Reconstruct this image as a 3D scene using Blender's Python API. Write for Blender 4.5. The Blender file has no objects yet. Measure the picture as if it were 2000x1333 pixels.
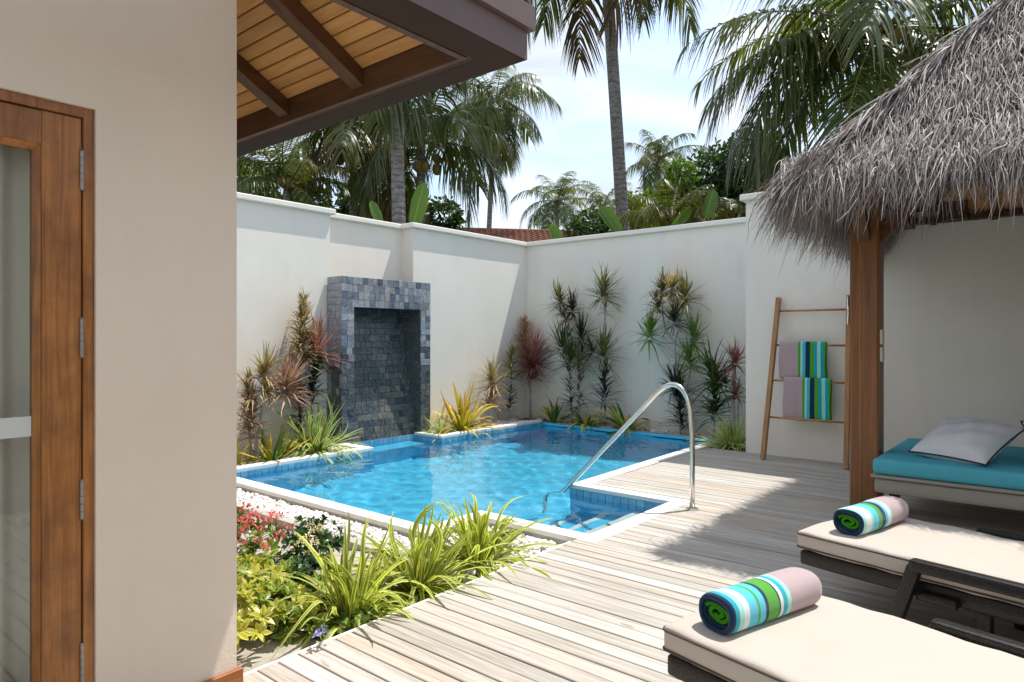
import bpy, math, random
import numpy as np
from mathutils import Vector, Matrix
R = math.radians
random.seed(7); rng = np.random.default_rng(7)
sc = bpy.context.scene
col = sc.collection

# ------------------------------------------------------------------ camera
TH = R(39.65); FPX = 1315.0; CX, CY = 1000.0, 660.0; EYE = 1.3
cam = bpy.data.cameras.new('camera'); cam_o = bpy.data.objects.new('camera', cam); col.objects.link(cam_o)
cam.sensor_width = 36.0; cam.lens = 36.0 * FPX / 2000.0
cam.shift_y = (CY - 666.5) / 2000.0
cam.clip_start = 0.05; cam.clip_end = 2000
cam_o.location = (0, 0, EYE); cam_o.rotation_euler = (R(90), 0, TH)
sc.camera = cam_o
FW = np.array([-math.sin(TH), math.cos(TH), 0.]); RT = np.array([math.cos(TH), math.sin(TH), 0.]); C0 = np.array([0, 0, EYE])
def ray(px, py): return FW + RT * (px - CX) / FPX - np.array([0, 0, 1.]) * (py - CY) / FPX
def onz(px, py, z=0.): d = ray(px, py); return C0 + d * (z - EYE) / d[2]
def onx(px, py, x): d = ray(px, py); return C0 + d * x / d[0]
def ony(px, py, y): d = ray(px, py); return C0 + d * y / d[1]
def at(px, py, dep): return C0 + ray(px, py) * dep

# ------------------------------------------------------------------ light
SUNV = Vector((.167, .372, 1.0)).normalized()
sun = bpy.data.lights.new('sun', 'SUN'); sun_o = bpy.data.objects.new('sun', sun); col.objects.link(sun_o)
sun.energy = 2.25; sun.angle = R(0.53); sun.color = (1.0, .965, .91)
sun_o.rotation_euler = SUNV.to_track_quat('Z', 'Y').to_euler(); sun_o.location = (3, 8, 20)
world = bpy.data.worlds.new('World'); sc.world = world; world.use_nodes = True
wn = world.node_tree.nodes; wl = world.node_tree.links; wn.clear()
wout = wn.new('ShaderNodeOutputWorld'); wbg = wn.new('ShaderNodeBackground'); wbg.inputs[1].default_value = .15
sky = wn.new('ShaderNodeTexSky'); sky.sky_type = 'NISHITA'; sky.sun_disc = False
sky.sun_elevation = math.asin(SUNV.z); sky.sun_rotation = math.atan2(SUNV.x, SUNV.y)
sky.air_density = 1.0; sky.dust_density = .4; sky.ozone_density = 1.0
tc = wn.new('ShaderNodeTexCoord'); mp = wn.new('ShaderNodeMapping'); mp.inputs['Scale'].default_value = (1.0, 1.0, 2.6)
mp.inputs['Rotation'].default_value = (0.1, 0.0, 0.5)
nz = wn.new('ShaderNodeTexNoise'); nz.inputs['Scale'].default_value = 1.9; nz.inputs['Detail'].default_value = 7; nz.inputs['Roughness'].default_value = .58
nz.inputs['Distortion'].default_value = .5
crm = wn.new('ShaderNodeValToRGB'); crm.color_ramp.elements[0].position = .38; crm.color_ramp.elements[1].position = .60
crm.color_ramp.elements[0].color = (.40, .40, .40, 1); crm.color_ramp.elements[1].color = (.94, .94, .94, 1)
wmx = wn.new('ShaderNodeMixRGB'); nz2 = wn.new('ShaderNodeTexNoise'); nz2.inputs['Scale'].default_value = 3.1; nz2.inputs['Detail'].default_value = 6; nz2.inputs['Roughness'].default_value = .55; nz2.inputs['Distortion'].default_value = .8
cr2 = wn.new('ShaderNodeValToRGB'); cr2.color_ramp.elements[0].position = .36; cr2.color_ramp.elements[1].position = .64
cr2.color_ramp.elements[0].color = (.53, .61, .73, 1); cr2.color_ramp.elements[1].color = (1, .99, .975, 1)
sc2 = wn.new('ShaderNodeMixRGB'); sc2.blend_type = 'MULTIPLY'; sc2.inputs[0].default_value = 1.0; sc2.inputs[2].default_value = (3.2, 3.15, 3.05, 1)
wl.new(mp.outputs[0], nz2.inputs['Vector']); wl.new(nz2.outputs['Fac'], cr2.inputs[0]); wl.new(cr2.outputs[0], sc2.inputs[1]); wl.new(sc2.outputs[0], wmx.inputs[2])
wl.new(tc.outputs['Generated'], mp.inputs[0]); wl.new(mp.outputs[0], nz.inputs['Vector']); wl.new(nz.outputs['Fac'], crm.inputs[0])
wl.new(crm.outputs[0], wmx.inputs[0]); wl.new(sky.outputs[0], wmx.inputs[1]); wl.new(wmx.outputs[0], wbg.inputs[0]); wl.new(wbg.outputs[0], wout.inputs[0])
sc.view_settings.view_transform = 'Standard'; sc.view_settings.look = 'None'; sc.view_settings.gamma = 1.0
sc.view_settings.exposure = 1.30
sc.render.engine = 'CYCLES'
sc.cycles.max_bounces = 10; sc.cycles.diffuse_bounces = 7; sc.cycles.glossy_bounces = 4; sc.cycles.transmission_bounces = 6
sc.cycles.transparent_max_bounces = 12
sc.cycles.use_denoising = True; sc.cycles.sample_clamp_indirect = 6.0
sc.cycles.caustics_reflective = False; sc.cycles.caustics_refractive = True

# ------------------------------------------------------------------ materials
class NT:
    def __init__(s, name):
        s.m = bpy.data.materials.new(name); s.m.use_nodes = True; s.t = s.m.node_tree; s.t.nodes.clear()
        s.out = s.n('ShaderNodeOutputMaterial'); s.b = s.n('ShaderNodeBsdfPrincipled'); s.l(s.b.outputs[0], s.out.inputs[0])
    def n(s, typ, **kw):
        nd = s.t.nodes.new(typ)
        for k, v in kw.items(): setattr(nd, k, v)
        return nd
    def l(s, a, b): s.t.links.new(a, b)
    def coords(s, kind='Object', scale=(1, 1, 1), rand=0.0, rot=(0, 0, 0)):
        t = s.n('ShaderNodeTexCoord'); m = s.n('ShaderNodeMapping'); m.inputs['Scale'].default_value = scale; m.inputs['Rotation'].default_value = rot
        s.l(t.outputs[kind], m.inputs[0])
        if rand:
            oi = s.n('ShaderNodeObjectInfo'); mu = s.n('ShaderNodeMath', operation='MULTIPLY'); mu.inputs[1].default_value = rand
            s.l(oi.outputs['Random'], mu.inputs[0]); s.l(mu.outputs[0], m.inputs['Location'])
        return m.outputs[0]
    def noise(s, vec, scale, detail=4, rough=.55, dist=0.):
        n = s.n('ShaderNodeTexNoise'); n.inputs['Scale'].default_value = scale; n.inputs['Detail'].default_value = detail
        n.inputs['Roughness'].default_value = rough; n.inputs['Distortion'].default_value = dist; s.l(vec, n.inputs['Vector']); return n.outputs['Fac']
    def ramp(s, fac, stops, const=False):
        r = s.n('ShaderNodeValToRGB'); e = r.color_ramp.elements
        if const: r.color_ramp.interpolation = 'CONSTANT'
        while len(e) < len(stops): e.new(0.5)
        for i, (p, c) in enumerate(stops):
            e[i].position = p; e[i].color = (*c, 1) if len(c) == 3 else c
        if fac is not None: s.l(fac, r.inputs[0])
        return r.outputs[0]
    def mix(s, fac, a, b, mode='MIX'):
        m = s.n('ShaderNodeMixRGB', blend_type=mode)
        for i, v in enumerate((fac, a, b)):
            if hasattr(v, 'node'): s.l(v, m.inputs[i])
            elif isinstance(v, (int, float)): m.inputs[i].default_value = v if i == 0 else (v, v, v, 1)
            else: m.inputs[i].default_value = (*v, 1)
        return m.outputs[0]
    def math(s, op, a, b=0.):
        m = s.n('ShaderNodeMath', operation=op)
        for i, v in enumerate((a, b)):
            if hasattr(v, 'node'): s.l(v, m.inputs[i])
            else: m.inputs[i].default_value = v
        return m.outputs[0]
    def rand(s): return s.n('ShaderNodeObjectInfo').outputs['Random']
    def uv(s, name='UVMap', axis=0):
        u = s.n('ShaderNodeUVMap'); u.uv_map = name; sp = s.n('ShaderNodeSeparateXYZ'); s.l(u.outputs[0], sp.inputs[0]); return sp.outputs[axis]
    def bump(s, h, strength=.3, dist=.01):
        b = s.n('ShaderNodeBump'); b.inputs['Strength'].default_value = strength; b.inputs['Distance'].default_value = dist
        s.l(h, b.inputs['Height']); s.l(b.outputs[0], s.b.inputs['Normal'])
    def col(s, c):
        if hasattr(c, 'node'): s.l(c, s.b.inputs['Base Color'])
        else: s.b.inputs['Base Color'].default_value = (*c, 1)
    def set(s, rough=.6, spec=.5, metal=0.):
        s.b.inputs['Roughness'].default_value = rough; s.b.inputs['Specular IOR Level'].default_value = spec; s.b.inputs['Metallic'].default_value = metal
    def translucent(s, colr, fac):
        tr = s.n('ShaderNodeBsdfTranslucent'); mx = s.n('ShaderNodeMixShader'); mx.inputs[0].default_value = fac
        if hasattr(colr, 'node'): s.l(colr, tr.inputs[0])
        else: tr.inputs[0].default_value = (*colr, 1)
        s.l(s.b.outputs[0], mx.inputs[1]); s.l(tr.outputs[0], mx.inputs[2]); s.l(mx.outputs[0], s.out.inputs[0])

M = {}
def m_plaster(name, c, var=.05, bs=.16, stain=.0):
    n = NT(name); v = n.coords('Object'); a = n.noise(v, 1.3, 5, .6); b = n.noise(v, 90, 3, .6)
    c2 = tuple(x * (1 - var * 2.2) for x in c)
    base = n.ramp(a, [(.3, c2), (.7, c)])
    if stain:
        vs = n.coords('Object', (1.6, 1.6, .25)); st = n.noise(vs, 3.0, 6, .65)
        f = n.ramp(st, [(.52, (0, 0, 0)), (.78, (1, 1, 1))]); f2 = n.math('MULTIPLY', f, stain)
        base = n.mix(f2, base, (c[0] * .72, c[1] * .70, c[2] * .64))
    n.col(base); n.set(.88, .25)
    h = n.mix(.5, n.noise(v, 26, 4, .6), b); n.bump(h, bs, .006); M[name] = n.m
m_plaster('plaster', (.87, .815, .715), .03, .22, .22)
m_plaster('house_plaster', (.83, .71, .585), .035, .45, .10)
m_plaster('concrete', (.50, .47, .42), .12, .3, .3)
m_plaster('coping_stone', (.82, .79, .74), .05, .12, .2)

def m_wood(name, stops, scale=(3, 40, 40), rough=.5, spec=.4, rvar=.35, bstr=.15, blotch=None):
    n = NT(name); v = n.coords('Object', scale, rand=37.0)
    g = n.noise(v, 1.0, 6, .62, .8); base = n.ramp(g, stops)
    rv = n.ramp(n.rand(), [(0, (1 - rvar,) * 3), (1, (1 + rvar * .2,) * 3)])
    base = n.mix(1.0, base, rv, 'MULTIPLY')
    if blotch:
        vb = n.coords('Object', (1, 1, 1), rand=11.); bl = n.ramp(n.noise(vb, 7, 5, .65), [(.42, (0, 0, 0)), (.72, (1, 1, 1))])
        base = n.mix(n.math('MULTIPLY', bl, blotch[0]), base, blotch[1])
    n.col(base); n.set(rough, spec); n.bump(g, bstr, .004); M[name] = n.m
DK = [(.25, (.27, .245, .21)), (.45, (.45, .425, .39)), (.60, (.56, .54, .51)), (.82, (.64, .625, .605))]
def m_deck():
    n = NT('deck_wood'); v = n.coords('Object', (2.2, 60, 60), rand=53.0)
    g = n.noise(v, 1.0, 7, .66, .5); base = n.ramp(g, DK)
    tint = n.ramp(n.rand(), [(0., (.80, .75, .66)), (.15, (1.0, .97, .93)), (.3, (.80, .76, .70)), (.45, (1.1, 1.09, 1.08)), (.6, (.92, .86, .78)), (.7, (1.12, 1.12, 1.12)), (.8, (1., .86, .74)), (.9, (.86, .83, .78)), (1., (1.05, 1.04, 1.02))])
    base = n.mix(1.0, base, tint, 'MULTIPLY')
    vs = n.coords('Object', (1.0, 5, 5), rand=29.); st = n.ramp(n.noise(vs, 1.6, 5, .65), [(.48, (0, 0, 0)), (.72, (1, 1, 1))])
    base = n.mix(n.math('MULTIPLY', st, .36), base, (.38, .335, .27))
    vk = n.coords('Object', (6, 24, 24), rand=91.); kn = n.ramp(n.noise(vk, 1.0, 1, .4), [(.76, (0, 0, 0)), (.82, (1, 1, 1))])
    base = n.mix(n.math('MULTIPLY', kn, .5), base, (.20, .14, .09))
    n.col(base); n.set(.78, .25); n.bump(g, .5, .0025); M['deck_wood'] = n.m
m_deck()
m_wood('door_wood', [(.25, (.19, .060, .012)), (.5, (.38, .145, .033)), (.75, (.52, .225, .062))], (60, 60, 2.2), .36, .5, .15, .2, (.6, (.10, .038, .011)))
m_wood('skirting_wood', [(.3, (.30, .10, .025)), (.7, (.48, .19, .05))], (30, 2, 30), .4, .4, .1)
m_wood('soffit_wood', [(.25, (.40, .19, .058)), (.5, (.56, .29, .10)), (.78, (.66, .37, .15))], (2.5, 30, 30), .5, .35, .22)
m_wood('rafter_wood', [(.3, (.06, .024, .010)), (.7, (.125, .055, .022))], (20, 3, 20), .5, .4, .15)
m_wood('beam_wood', [(.3, (.085, .034, .013)), (.7, (.165, .075, .030))], (2, 20, 20), .5, .4, .15)
m_wood('post_wood', [(.25, (.13, .045, .014)), (.5, (.245, .095, .032)), (.75, (.34, .145, .052))], (28, 28, 1.3), .42, .45, .12)
m_wood('ladder_wood', [(.3, (.36, .165, .055)), (.7, (.56, .29, .115))], (25, 25, 2), .5, .4, .12)
def m_plain(name, c, rough=.5, spec=.5, metal=0., bscale=0, bstr=.2, var=.0):
    n = NT(name)
    if var:
        a = n.noise(n.coords('Object'), 5, 5, .6); n.col(n.ramp(a, [(.3, tuple(x * (1 - var) for x in c)), (.7, c)]))
    else: n.col(c)
    n.set(rough, spec, metal)
    if bscale: n.bump(n.noise(n.coords('Object'), bscale, 3, .6), bstr, .004)
    M[name] = n.m; return n
m_plain('fascia_paint', (.155, .108, .100), .55, .3, 0, 60, .06, .08)
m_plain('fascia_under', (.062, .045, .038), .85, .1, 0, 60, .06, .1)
m_plain('steel', (.72, .70, .66), .17, .5, 1.0)
m_plain('hinge_steel', (.36, .33, .31), .42, .5, .9, 200, .15)
m_plain('cream_plastic', (.66, .60, .47), .4, .5)
m_plain('cushion_piping', (.10, .075, .06), .8, .2)
m_plain('pillow_piping', (.03, .03, .04), .7, .2)
m_plain('grout', (.10, .105, .11), .9, .2, 0, 80, .3)
m_plain('dark_gap', (.03, .027, .024), .9, .1)
m_plain('teal_fabric', (.11, .48, .57), .9, .15, 0, 700, .25, .10)
m_plain('bolster_fabric', (.06, .46, .64), .9, .15, 0, 700, .25, .10)
m_plain('wrought_soil', (.13, .10, .075), .95, .1, 0, 60, .9, .3)
n = NT('sand'); v = n.coords('Object'); a = n.noise(v, 6, 6, .65); n.col(n.ramp(a, [(.3, (.30, .26, .21)), (.7, (.58, .54, .47))])); n.set(.95, .1); n.bump(n.noise(v, 120, 4, .7), .7, .01); M['sand'] = n.m
n = NT('grassland'); v = n.coords('Object'); a = n.noise(v, .7, 6, .65); n.col(n.ramp(a, [(.35, (.03, .055, .015)), (.7, (.13, .12, .06))])); n.set(.95, .1); M['grassland'] = n.m
def m_fabric(name, c, wscale=900, var=.05):
    n = NT(name); v = n.coords('Object'); a = n.noise(v, 3.0, 4, .6)
    base = n.ramp(a, [(.3, tuple(x * (1 - var) for x in c)), (.7, c)]); n.col(base); n.set(.9, .15)
    w = n.n('ShaderNodeTexWave'); w.inputs['Scale'].default_value = 150; n.l(v, w.inputs['Vector'])
    n.bump(n.mix(.5, w.outputs[0], n.noise(v, wscale, 2, .5)), .5, .0016); n.b.inputs['Sheen Weight'].default_value = .1; M[name] = n.m
m_fabric('lounger_fabric', (.53, .47, .405))
m_fabric('pillow_fabric', (.78, .75, .73))
def m_wicker(name, ca, cb, sx, sz, mort=.15):
    n = NT(name); v = n.coords('Object')
    br = n.n('ShaderNodeTexBrick'); br.inputs['Scale'].default_value = 1.0; br.inputs['Mortar Size'].default_value = .12
    br.inputs['Brick Width'].default_value = .9; br.inputs['Row Height'].default_value = .45; br.inputs['Color1'].default_value = (*ca, 1); br.inputs['Color2'].default_value = (*cb, 1)
    br.inputs['Mortar'].default_value = (ca[0] * mort, ca[1] * mort, ca[2] * mort, 1)
    sp = n.n('ShaderNodeSeparateXYZ'); n.l(v, sp.inputs[0]); cb_ = n.n('ShaderNodeCombineXYZ')
    n.l(n.math('MULTIPLY', sp.outputs[0], sx), cb_.inputs[0])
    n.l(n.math('MULTIPLY', n.math('ADD', sp.outputs[2], sp.outputs[1]), sz), cb_.inputs[1])
    n.l(cb_.outputs[0], br.inputs['Vector']); n.col(br.outputs['Color']); n.set(.38, .5)
    n.bump(n.math('SUBTRACT', 1.0, br.outputs['Fac']), .9, .004); M[name] = n.m
m_wicker('dark_wicker', (.014, .010, .009), (.038, .029, .025), 34, 58)
m_wicker('pale_wicker', (.66, .58, .46), (.76, .68, .56), 60, 90, .45)
# slate
def m_slate(name, stops, rough, spec):
    n = NT(name); v = n.coords('Object', (1, 1, 1), rand=71.); r = n.rand()
    base = n.ramp(r, stops, False)
    a = n.noise(v, 15, 5, .62, 1.2); mod = n.ramp(a, [(.28, (.55, .55, .58)), (.5, (.98, .98, .98)), (.72, (1.35, 1.33, 1.28))])
    base = n.mix(1., base, mod, 'MULTIPLY')
    ve = n.ramp(n.noise(v, 9, 3, .5, 2.5), [(.47, (0, 0, 0)), (.5, (1, 1, 1)), (.53, (0, 0, 0))]); base = n.mix(n.math('MULTIPLY', ve, .35), base, (.42, .42, .42))
    n.col(base); n.set(rough, spec); n.bump(a, .55, .006); M[name] = n.m
m_slate('slate', [(0, (.06, .08, .12)), (.16, (.23, .26, .30)), (.30, (.10, .13, .18)), (.46, (.30, .31, .31)), (.60, (.15, .165, .18)), (.76, (.33, .36, .40)), (.9, (.33, .285, .245)), (1, (.10, .125, .17))], .45, .5)
m_slate('wet_slate', [(0, (.025, .038, .052)), (.2, (.10, .112, .11)), (.35, (.035, .055, .072)), (.55, (.135, .142, .13)), (.7, (.055, .07, .08)), (.85, (.17, .155, .125)), (1, (.03, .045, .065))], .25, .6)
# pool
def m_pooltile(name, stops, rough=.2):
    n = NT(name); a = n.noise(n.coords('Object', rand=13.), 30, 3, .5); base = n.ramp(n.rand(), stops)
    n.col(n.mix(.25, base, n.ramp(a, [(.3, (.03, .16, .34)), (.7, (.22, .48, .66))]))); n.set(rough, .6); M[name] = n.m
m_pooltile('waterline_tile', [(0, (.09, .30, .48)), (.35, (.20, .44, .60)), (.6, (.11, .35, .54)), (.8, (.28, .50, .64)), (1, (.13, .36, .52))])
n = NT('pool_mosaic'); v = n.coords('Object'); br = n.n('ShaderNodeTexBrick'); br.offset = 0.0
br.inputs['Scale'].default_value = 1.0; br.inputs['Brick Width'].default_value = .05; br.inputs['Row Height'].default_value = .05; br.inputs['Mortar Size'].default_value = .0025
br.inputs['Color1'].default_value = (.065, .52, .78, 1); br.inputs['Color2'].default_value = (.10, .58, .82, 1); br.inputs['Mortar'].default_value = (.20, .62, .80, 1)
sp = n.n('ShaderNodeSeparateXYZ'); n.l(v, sp.inputs[0]); cb_ = n.n('ShaderNodeCombineXYZ')
n.l(n.math('ADD', sp.outputs[0], n.math('MULTIPLY', sp.outputs[2], 1.0)), cb_.inputs[0]); n.l(n.math('ADD', sp.outputs[1], sp.outputs[2]), cb_.inputs[1]); n.l(cb_.outputs[0], br.inputs['Vector'])
n.col(br.outputs['Color']); n.set(.35, .4); M['pool_mosaic'] = n.m
n = NT('water'); n.b.inputs['Base Color'].default_value = (.76, .96, 1.0, 1); n.set(.0, .5); n.b.inputs['Transmission Weight'].default_value = 1.0; n.b.inputs['IOR'].default_value = 1.333; M['water'] = n.m
# glass: mostly clear with fresnel mirror
n = NT('glass'); tr = n.n('ShaderNodeBsdfTransparent'); tr.inputs[0].default_value = (.94, .96, .95, 1); gl = n.n('ShaderNodeBsdfGlossy'); gl.inputs['Roughness'].default_value = .01
fr = n.n('ShaderNodeLayerWeight'); mx = n.n('ShaderNodeMixShader'); n.l(n.math('ADD', n.math('MULTIPLY', n.math('POWER', fr.outputs['Facing'], 4.), .8), .035), mx.inputs[0])
n.l(tr.outputs[0], mx.inputs[1]); n.l(gl.outputs[0], mx.inputs[2]); n.l(mx.outputs[0], n.out.inputs[0]); M['glass'] = n.m
m_plain('frost_film', (.60, .62, .60), .7, .3)
n = NT('curtain_cloth'); n.col((.80, .78, .70)); n.set(.9, .1); n.bump(n.noise(n.coords('Object', (1, 1, .3)), 300, 2), .15, .002); n.translucent((.75, .72, .62), .15); M['curtain_cloth'] = n.m
# pebbles
n = NT('pebble'); r = n.uv('Rnd', 0); n.col(n.ramp(r, [(0, (.58, .55, .51)), (.4, (.78, .76, .73)), (.6, (.70, .66, .61)), (.8, (.84, .83, .81)), (.9, (.5, .44, .38)), (.95, (.30, .28, .27)), (1, (.70, .58, .50))])); n.set(.7, .3); n.bump(n.noise(n.coords('Object'), 90, 3), .3, .003); M['pebble'] = n.m
# leaves: u across, v along, Rnd.x random
def m_leaf(name, across, along=None, alongf=.6, var=(.7, 1.2), trans=.3, rough=.5, spec=.32, tcol=None):
    n = NT(name); u = n.uv('UVMap', 0); vv = n.uv('UVMap', 1); base = n.ramp(u, across)
    if along is not None:
        f = n.ramp(vv, [(along[0], (0, 0, 0)), (along[1], (1, 1, 1))]); base = n.mix(n.math('MULTIPLY', f, alongf), base, along[2])
    r = n.ramp(n.uv('Rnd', 0), [(0, (var[0],) * 3), (1, (var[1],) * 3)]); base = n.mix(1., base, r, 'MULTIPLY')
    oi = n.ramp(n.rand(), [(0, (.85, .85, .85)), (1, (1.12, 1.12, 1.12))]); base = n.mix(1., base, oi, 'MULTIPLY')
    n.col(base); n.set(rough, spec)
    if trans: n.translucent(n.mix(1., base, tcol or (1.5, 1.6, .8), 'MULTIPLY'), trans)
    M[name] = n.m
def flat(c): return [(0, c), (1, c)]
def edge(e, c, w=.28): return [(0, e), (w, e), (w + .1, c), (.9 - w, c), (1 - w, e), (1, e)]
m_leaf('palm_leaf', flat((.082, .115, .034)), (.5, 1.0, (.19, .17, .05)), .6, (.6, 1.35), .38, .34, .55)
m_leaf('palm_leaf_yellow', flat((.12, .14, .026)), (.4, 1.0, (.20, .15, .03)), .6, (.65, 1.25), .32, .38, .5)
m_leaf('palm_leaf_dry', flat((.15, .095, .045)), None, 0, (.5, 1.2), .15, .8, .2)
m_plain('rachis', (.16, .15, .045), .5, .4)
m_leaf('lily_leaf', edge((.70, .70, .19), (.26, .36, .040), .24), (.0, .22, (.15, .22, .04)), -0.0, (.6, 1.18), .38, .5, .3, (1.15, 1.2, .6))
m_leaf('grass_leaf', edge((.60, .62, .28), (.15, .26, .05), .25), None, 0, (.7, 1.2), .3)
m_leaf('brom_green', flat((.075, .16, .022)), (.5, 1., (.38, .30, .02)), .7, (.75, 1.2), .3)
m_leaf('brom_yellow', flat((.36, .38, .035)), (.2, .8, (.74, .50, .03)), .85, (.8, 1.2), .3, .42, .45, (1.3, 1.2, .6))
m_leaf('brom_orange', flat((.36, .26, .02)), (.3, .9, (.60, .26, .012)), .9, (.8, 1.2), .3)
m_leaf('drac_green', flat((.07, .12, .028)), (.6, 1., (.11, .10, .03)), .5, (.6, 1.3), .2)
m_leaf('drac_bright', flat((.15, .27, .045)), (.6, 1., (.16, .17, .03)), .5, (.6, 1.3), .25)
m_leaf('drac_dark', flat((.04, .055, .024)), (.5, 1., (.10, .065, .05)), .5, (.5, 1.4), .15)
m_leaf('drac_olive', edge((.17, .10, .06), (.24, .26, .06), .16), (.6, 1., (.14, .09, .04)), .5, (.6, 1.3), .22)
m_leaf('drac_pink', edge((.52, .27, .22), (.42, .33, .17), .24), (.5, 1., (.54, .34, .26)), .6, (.65, 1.25), .25, .5, .35, (1.1, 1., .8))
m_leaf('drac_red', edge((.44, .16, .14), (.27, .17, .095), .3), (.5, 1., (.46, .19, .16)), .6, (.6, 1.3), .22, .5, .35, (1.1, 1., .8))
m_leaf('drac_gold', edge((.48, .34, .19), (.34, .33, .10), .2), (.55, 1., (.50, .38, .22)), .5, (.7, 1.25), .25, .5, .35, (1.1, 1., .8))
m_leaf('shrub_yellow', edge((.70, .63, .13), (.44, .48, .07), .2), None, 0, (.7, 1.15), .3, .35, .5, (1.1, 1.1, .6))
m_leaf('shrub_lime', edge((.50, .54, .13), (.17, .29, .045), .16), None, 0, (.7, 1.15), .3, .35, .5)
m_leaf('shrub_green', flat((.055, .125, .022)), None, 0, (.55, 1.3), .28, .32, .5)
m_leaf('shrub_dark', flat((.026, .075, .020)), None, 0, (.6, 1.4), .2, .3, .5)
m_leaf('tree_leaf', flat((.036, .075, .018)), None, 0, (.4, 1.6), .3, .4, .45)
m_leaf('tree_leaf_lime', flat((.12, .20, .025)), None, 0, (.5, 1.4), .35, .4, .45)
m_leaf('banana_leaf', [(0, (.075, .15, .020)), (.46, (.085, .165, .025)), (.5, (.24, .30, .08)), (.54, (.085, .165, .025)), (1, (.075, .15, .020))], None, 0, (.9, 1.1), .38, .35, .5)
m_leaf('red_petal', flat((.74, .17, .14)), None, 0, (.7, 1.15), .2, .6, .2, (1, 1, 1))
m_leaf('cream_petal', flat((.80, .66, .36)), None, 0, (.8, 1.1), .2, .6, .2, (1, 1, 1))
m_leaf('violet_petal', flat((.36, .32, .72)), None, 0, (.8, 1.15), .2, .6, .2, (1, 1, 1))
n = NT('thatch_straw'); r = n.uv('Rnd', 0); vv = n.uv('UVMap', 1)
base = n.ramp(r, [(0, (.12, .092, .078)), (.3, (.24, .20, .18)), (.6, (.34, .295, .27)), (.85, (.45, .40, .37)), (1, (.56, .51, .475))])
n.col(base); n.set(.75, .3); M['thatch_straw'] = n.m
n = NT('thatch_under'); n.col((.085, .066, .052)); n.set(.95, .1); n.bump(n.noise(n.coords('Object', (1, 1, 1)), 40, 4), .8, .02); M['thatch_under'] = n.m
# trunks
n = NT('palm_bark'); v = n.coords('Object', (1, 1, 1)); w = n.n('ShaderNodeTexWave', wave_type='BANDS', bands_direction='Z'); w.inputs['Scale'].default_value = 2.6; w.inputs['Distortion'].default_value = 5.0
w.inputs['Detail'].default_value = 4; w.inputs['Detail Scale'].default_value = 2.0; n.l(v, w.inputs['Vector'])
nn = n.noise(v, 9, 6, .7); c1 = n.ramp(nn, [(.3, (.13, .12, .115)), (.55, (.24, .225, .215)), (.75, (.36, .345, .33))]); rings = n.ramp(w.outputs['Color'], [(.0, (.55, .53, .5)), (.16, (1, 1, 1))])
n.col(n.mix(1., c1, rings, 'MULTIPLY')); n.set(.9, .15); n.bump(n.mix(.5, w.outputs['Color'], nn), .7, .02); M['palm_bark'] = n.m
n = NT('drac_stem'); v = n.coords('Object', (1, 1, 1)); nn = n.noise(v, 30, 4, .6); n.col(n.ramp(nn, [(.3, (.26, .235, .21)), (.7, (.50, .47, .43))])); n.set(.85, .2); n.bump(nn, .5, .004); M['drac_stem'] = n.m
m_plain('coconut_husk', (.22, .185, .045), .5, .4, 0, 20, .2, .35)
m_plain('palm_fibre', (.17, .10, .045), .9, .1, 0, 50, .6, .4)
# roof tile
n = NT('roof_clay'); a = n.noise(n.coords('Object'), 4, 5, .65); n.col(n.ramp(a, [(.3, (.16, .062, .038)), (.7, (.27, .115, .07))])); n.set(.75, .3); M['roof_clay'] = n.m
m_plain('roof_top', (.12, .085, .075), .7, .3, 0, 20, .3)
# towels
WHITE, MINT, TEAL, CYAN, GREEN, NAVY, MAUVE = (.74, .80, .76), (.36, .74, .62), (.02, .38, .46), (.10, .56, .72), (.085, .36, .035), (.012, .035, .085), (.46, .355, .36)
def m_towel(name, stops, axis, zwarp=0.):
    n = NT(name); v = n.coords('Object'); sp = n.n('ShaderNodeSeparateXYZ'); n.l(v, sp.inputs[0]); x = sp.outputs[axis]
    if zwarp:
        w = n.noise(n.coords('Object', (.5, 1, 1)), 3.0, 1, .4); x = n.math('ADD', x, n.math('MULTIPLY', n.math('SUBTRACT', w, .5), zwarp))
    n.col(n.ramp(x, stops, True)); n.set(.95, .1); n.b.inputs['Sheen Weight'].default_value = .25
    n.bump(n.noise(v, 420, 2, .6), .6, .003); M[name] = n.m
def cum(lst, tot):
    o = []; p = 0.
    for w, c in lst: o.append((p / tot, c)); p += w
    return o
m_towel('roll_stripes', cum([(.035, NAVY), (.035, TEAL), (.045, MINT), (.055, WHITE), (.085, CYAN), (.025, GREEN), (.055, CYAN), (.03, NAVY), (.11, GREEN), (.015, NAVY), (.03, WHITE), (.05, TEAL), (.04, MINT), (.39, MAUVE)], 1.0), 0)
m_towel('roll_stripes_b', cum([(.02, NAVY), (.05, MINT), (.10, WHITE), (.04, MINT), (.10, CYAN), (.07, GREEN), (.07, NAVY), (.05, CYAN), (.05, WHITE), (.03, MINT), (.42, MAUVE)], 1.0), 0)
m_plain('towel_green', (.045, .24, .012), .95, .1, 0, 420, .7)
m_plain('towel_navy', (.014, .03, .06), .95, .1, 0, 420, .7)
m_towel('hang_stripes', cum([(.42, MAUVE), (.05, GREEN), (.05, MINT), (.06, (.05, .50, .60)), (.10, NAVY), (.09, GREEN), (.06, (.0, .40, .52)), (.07, MINT), (.06, (.0, .40, .52)), (.05, GREEN)], 1.01), 0, .035)

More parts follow.
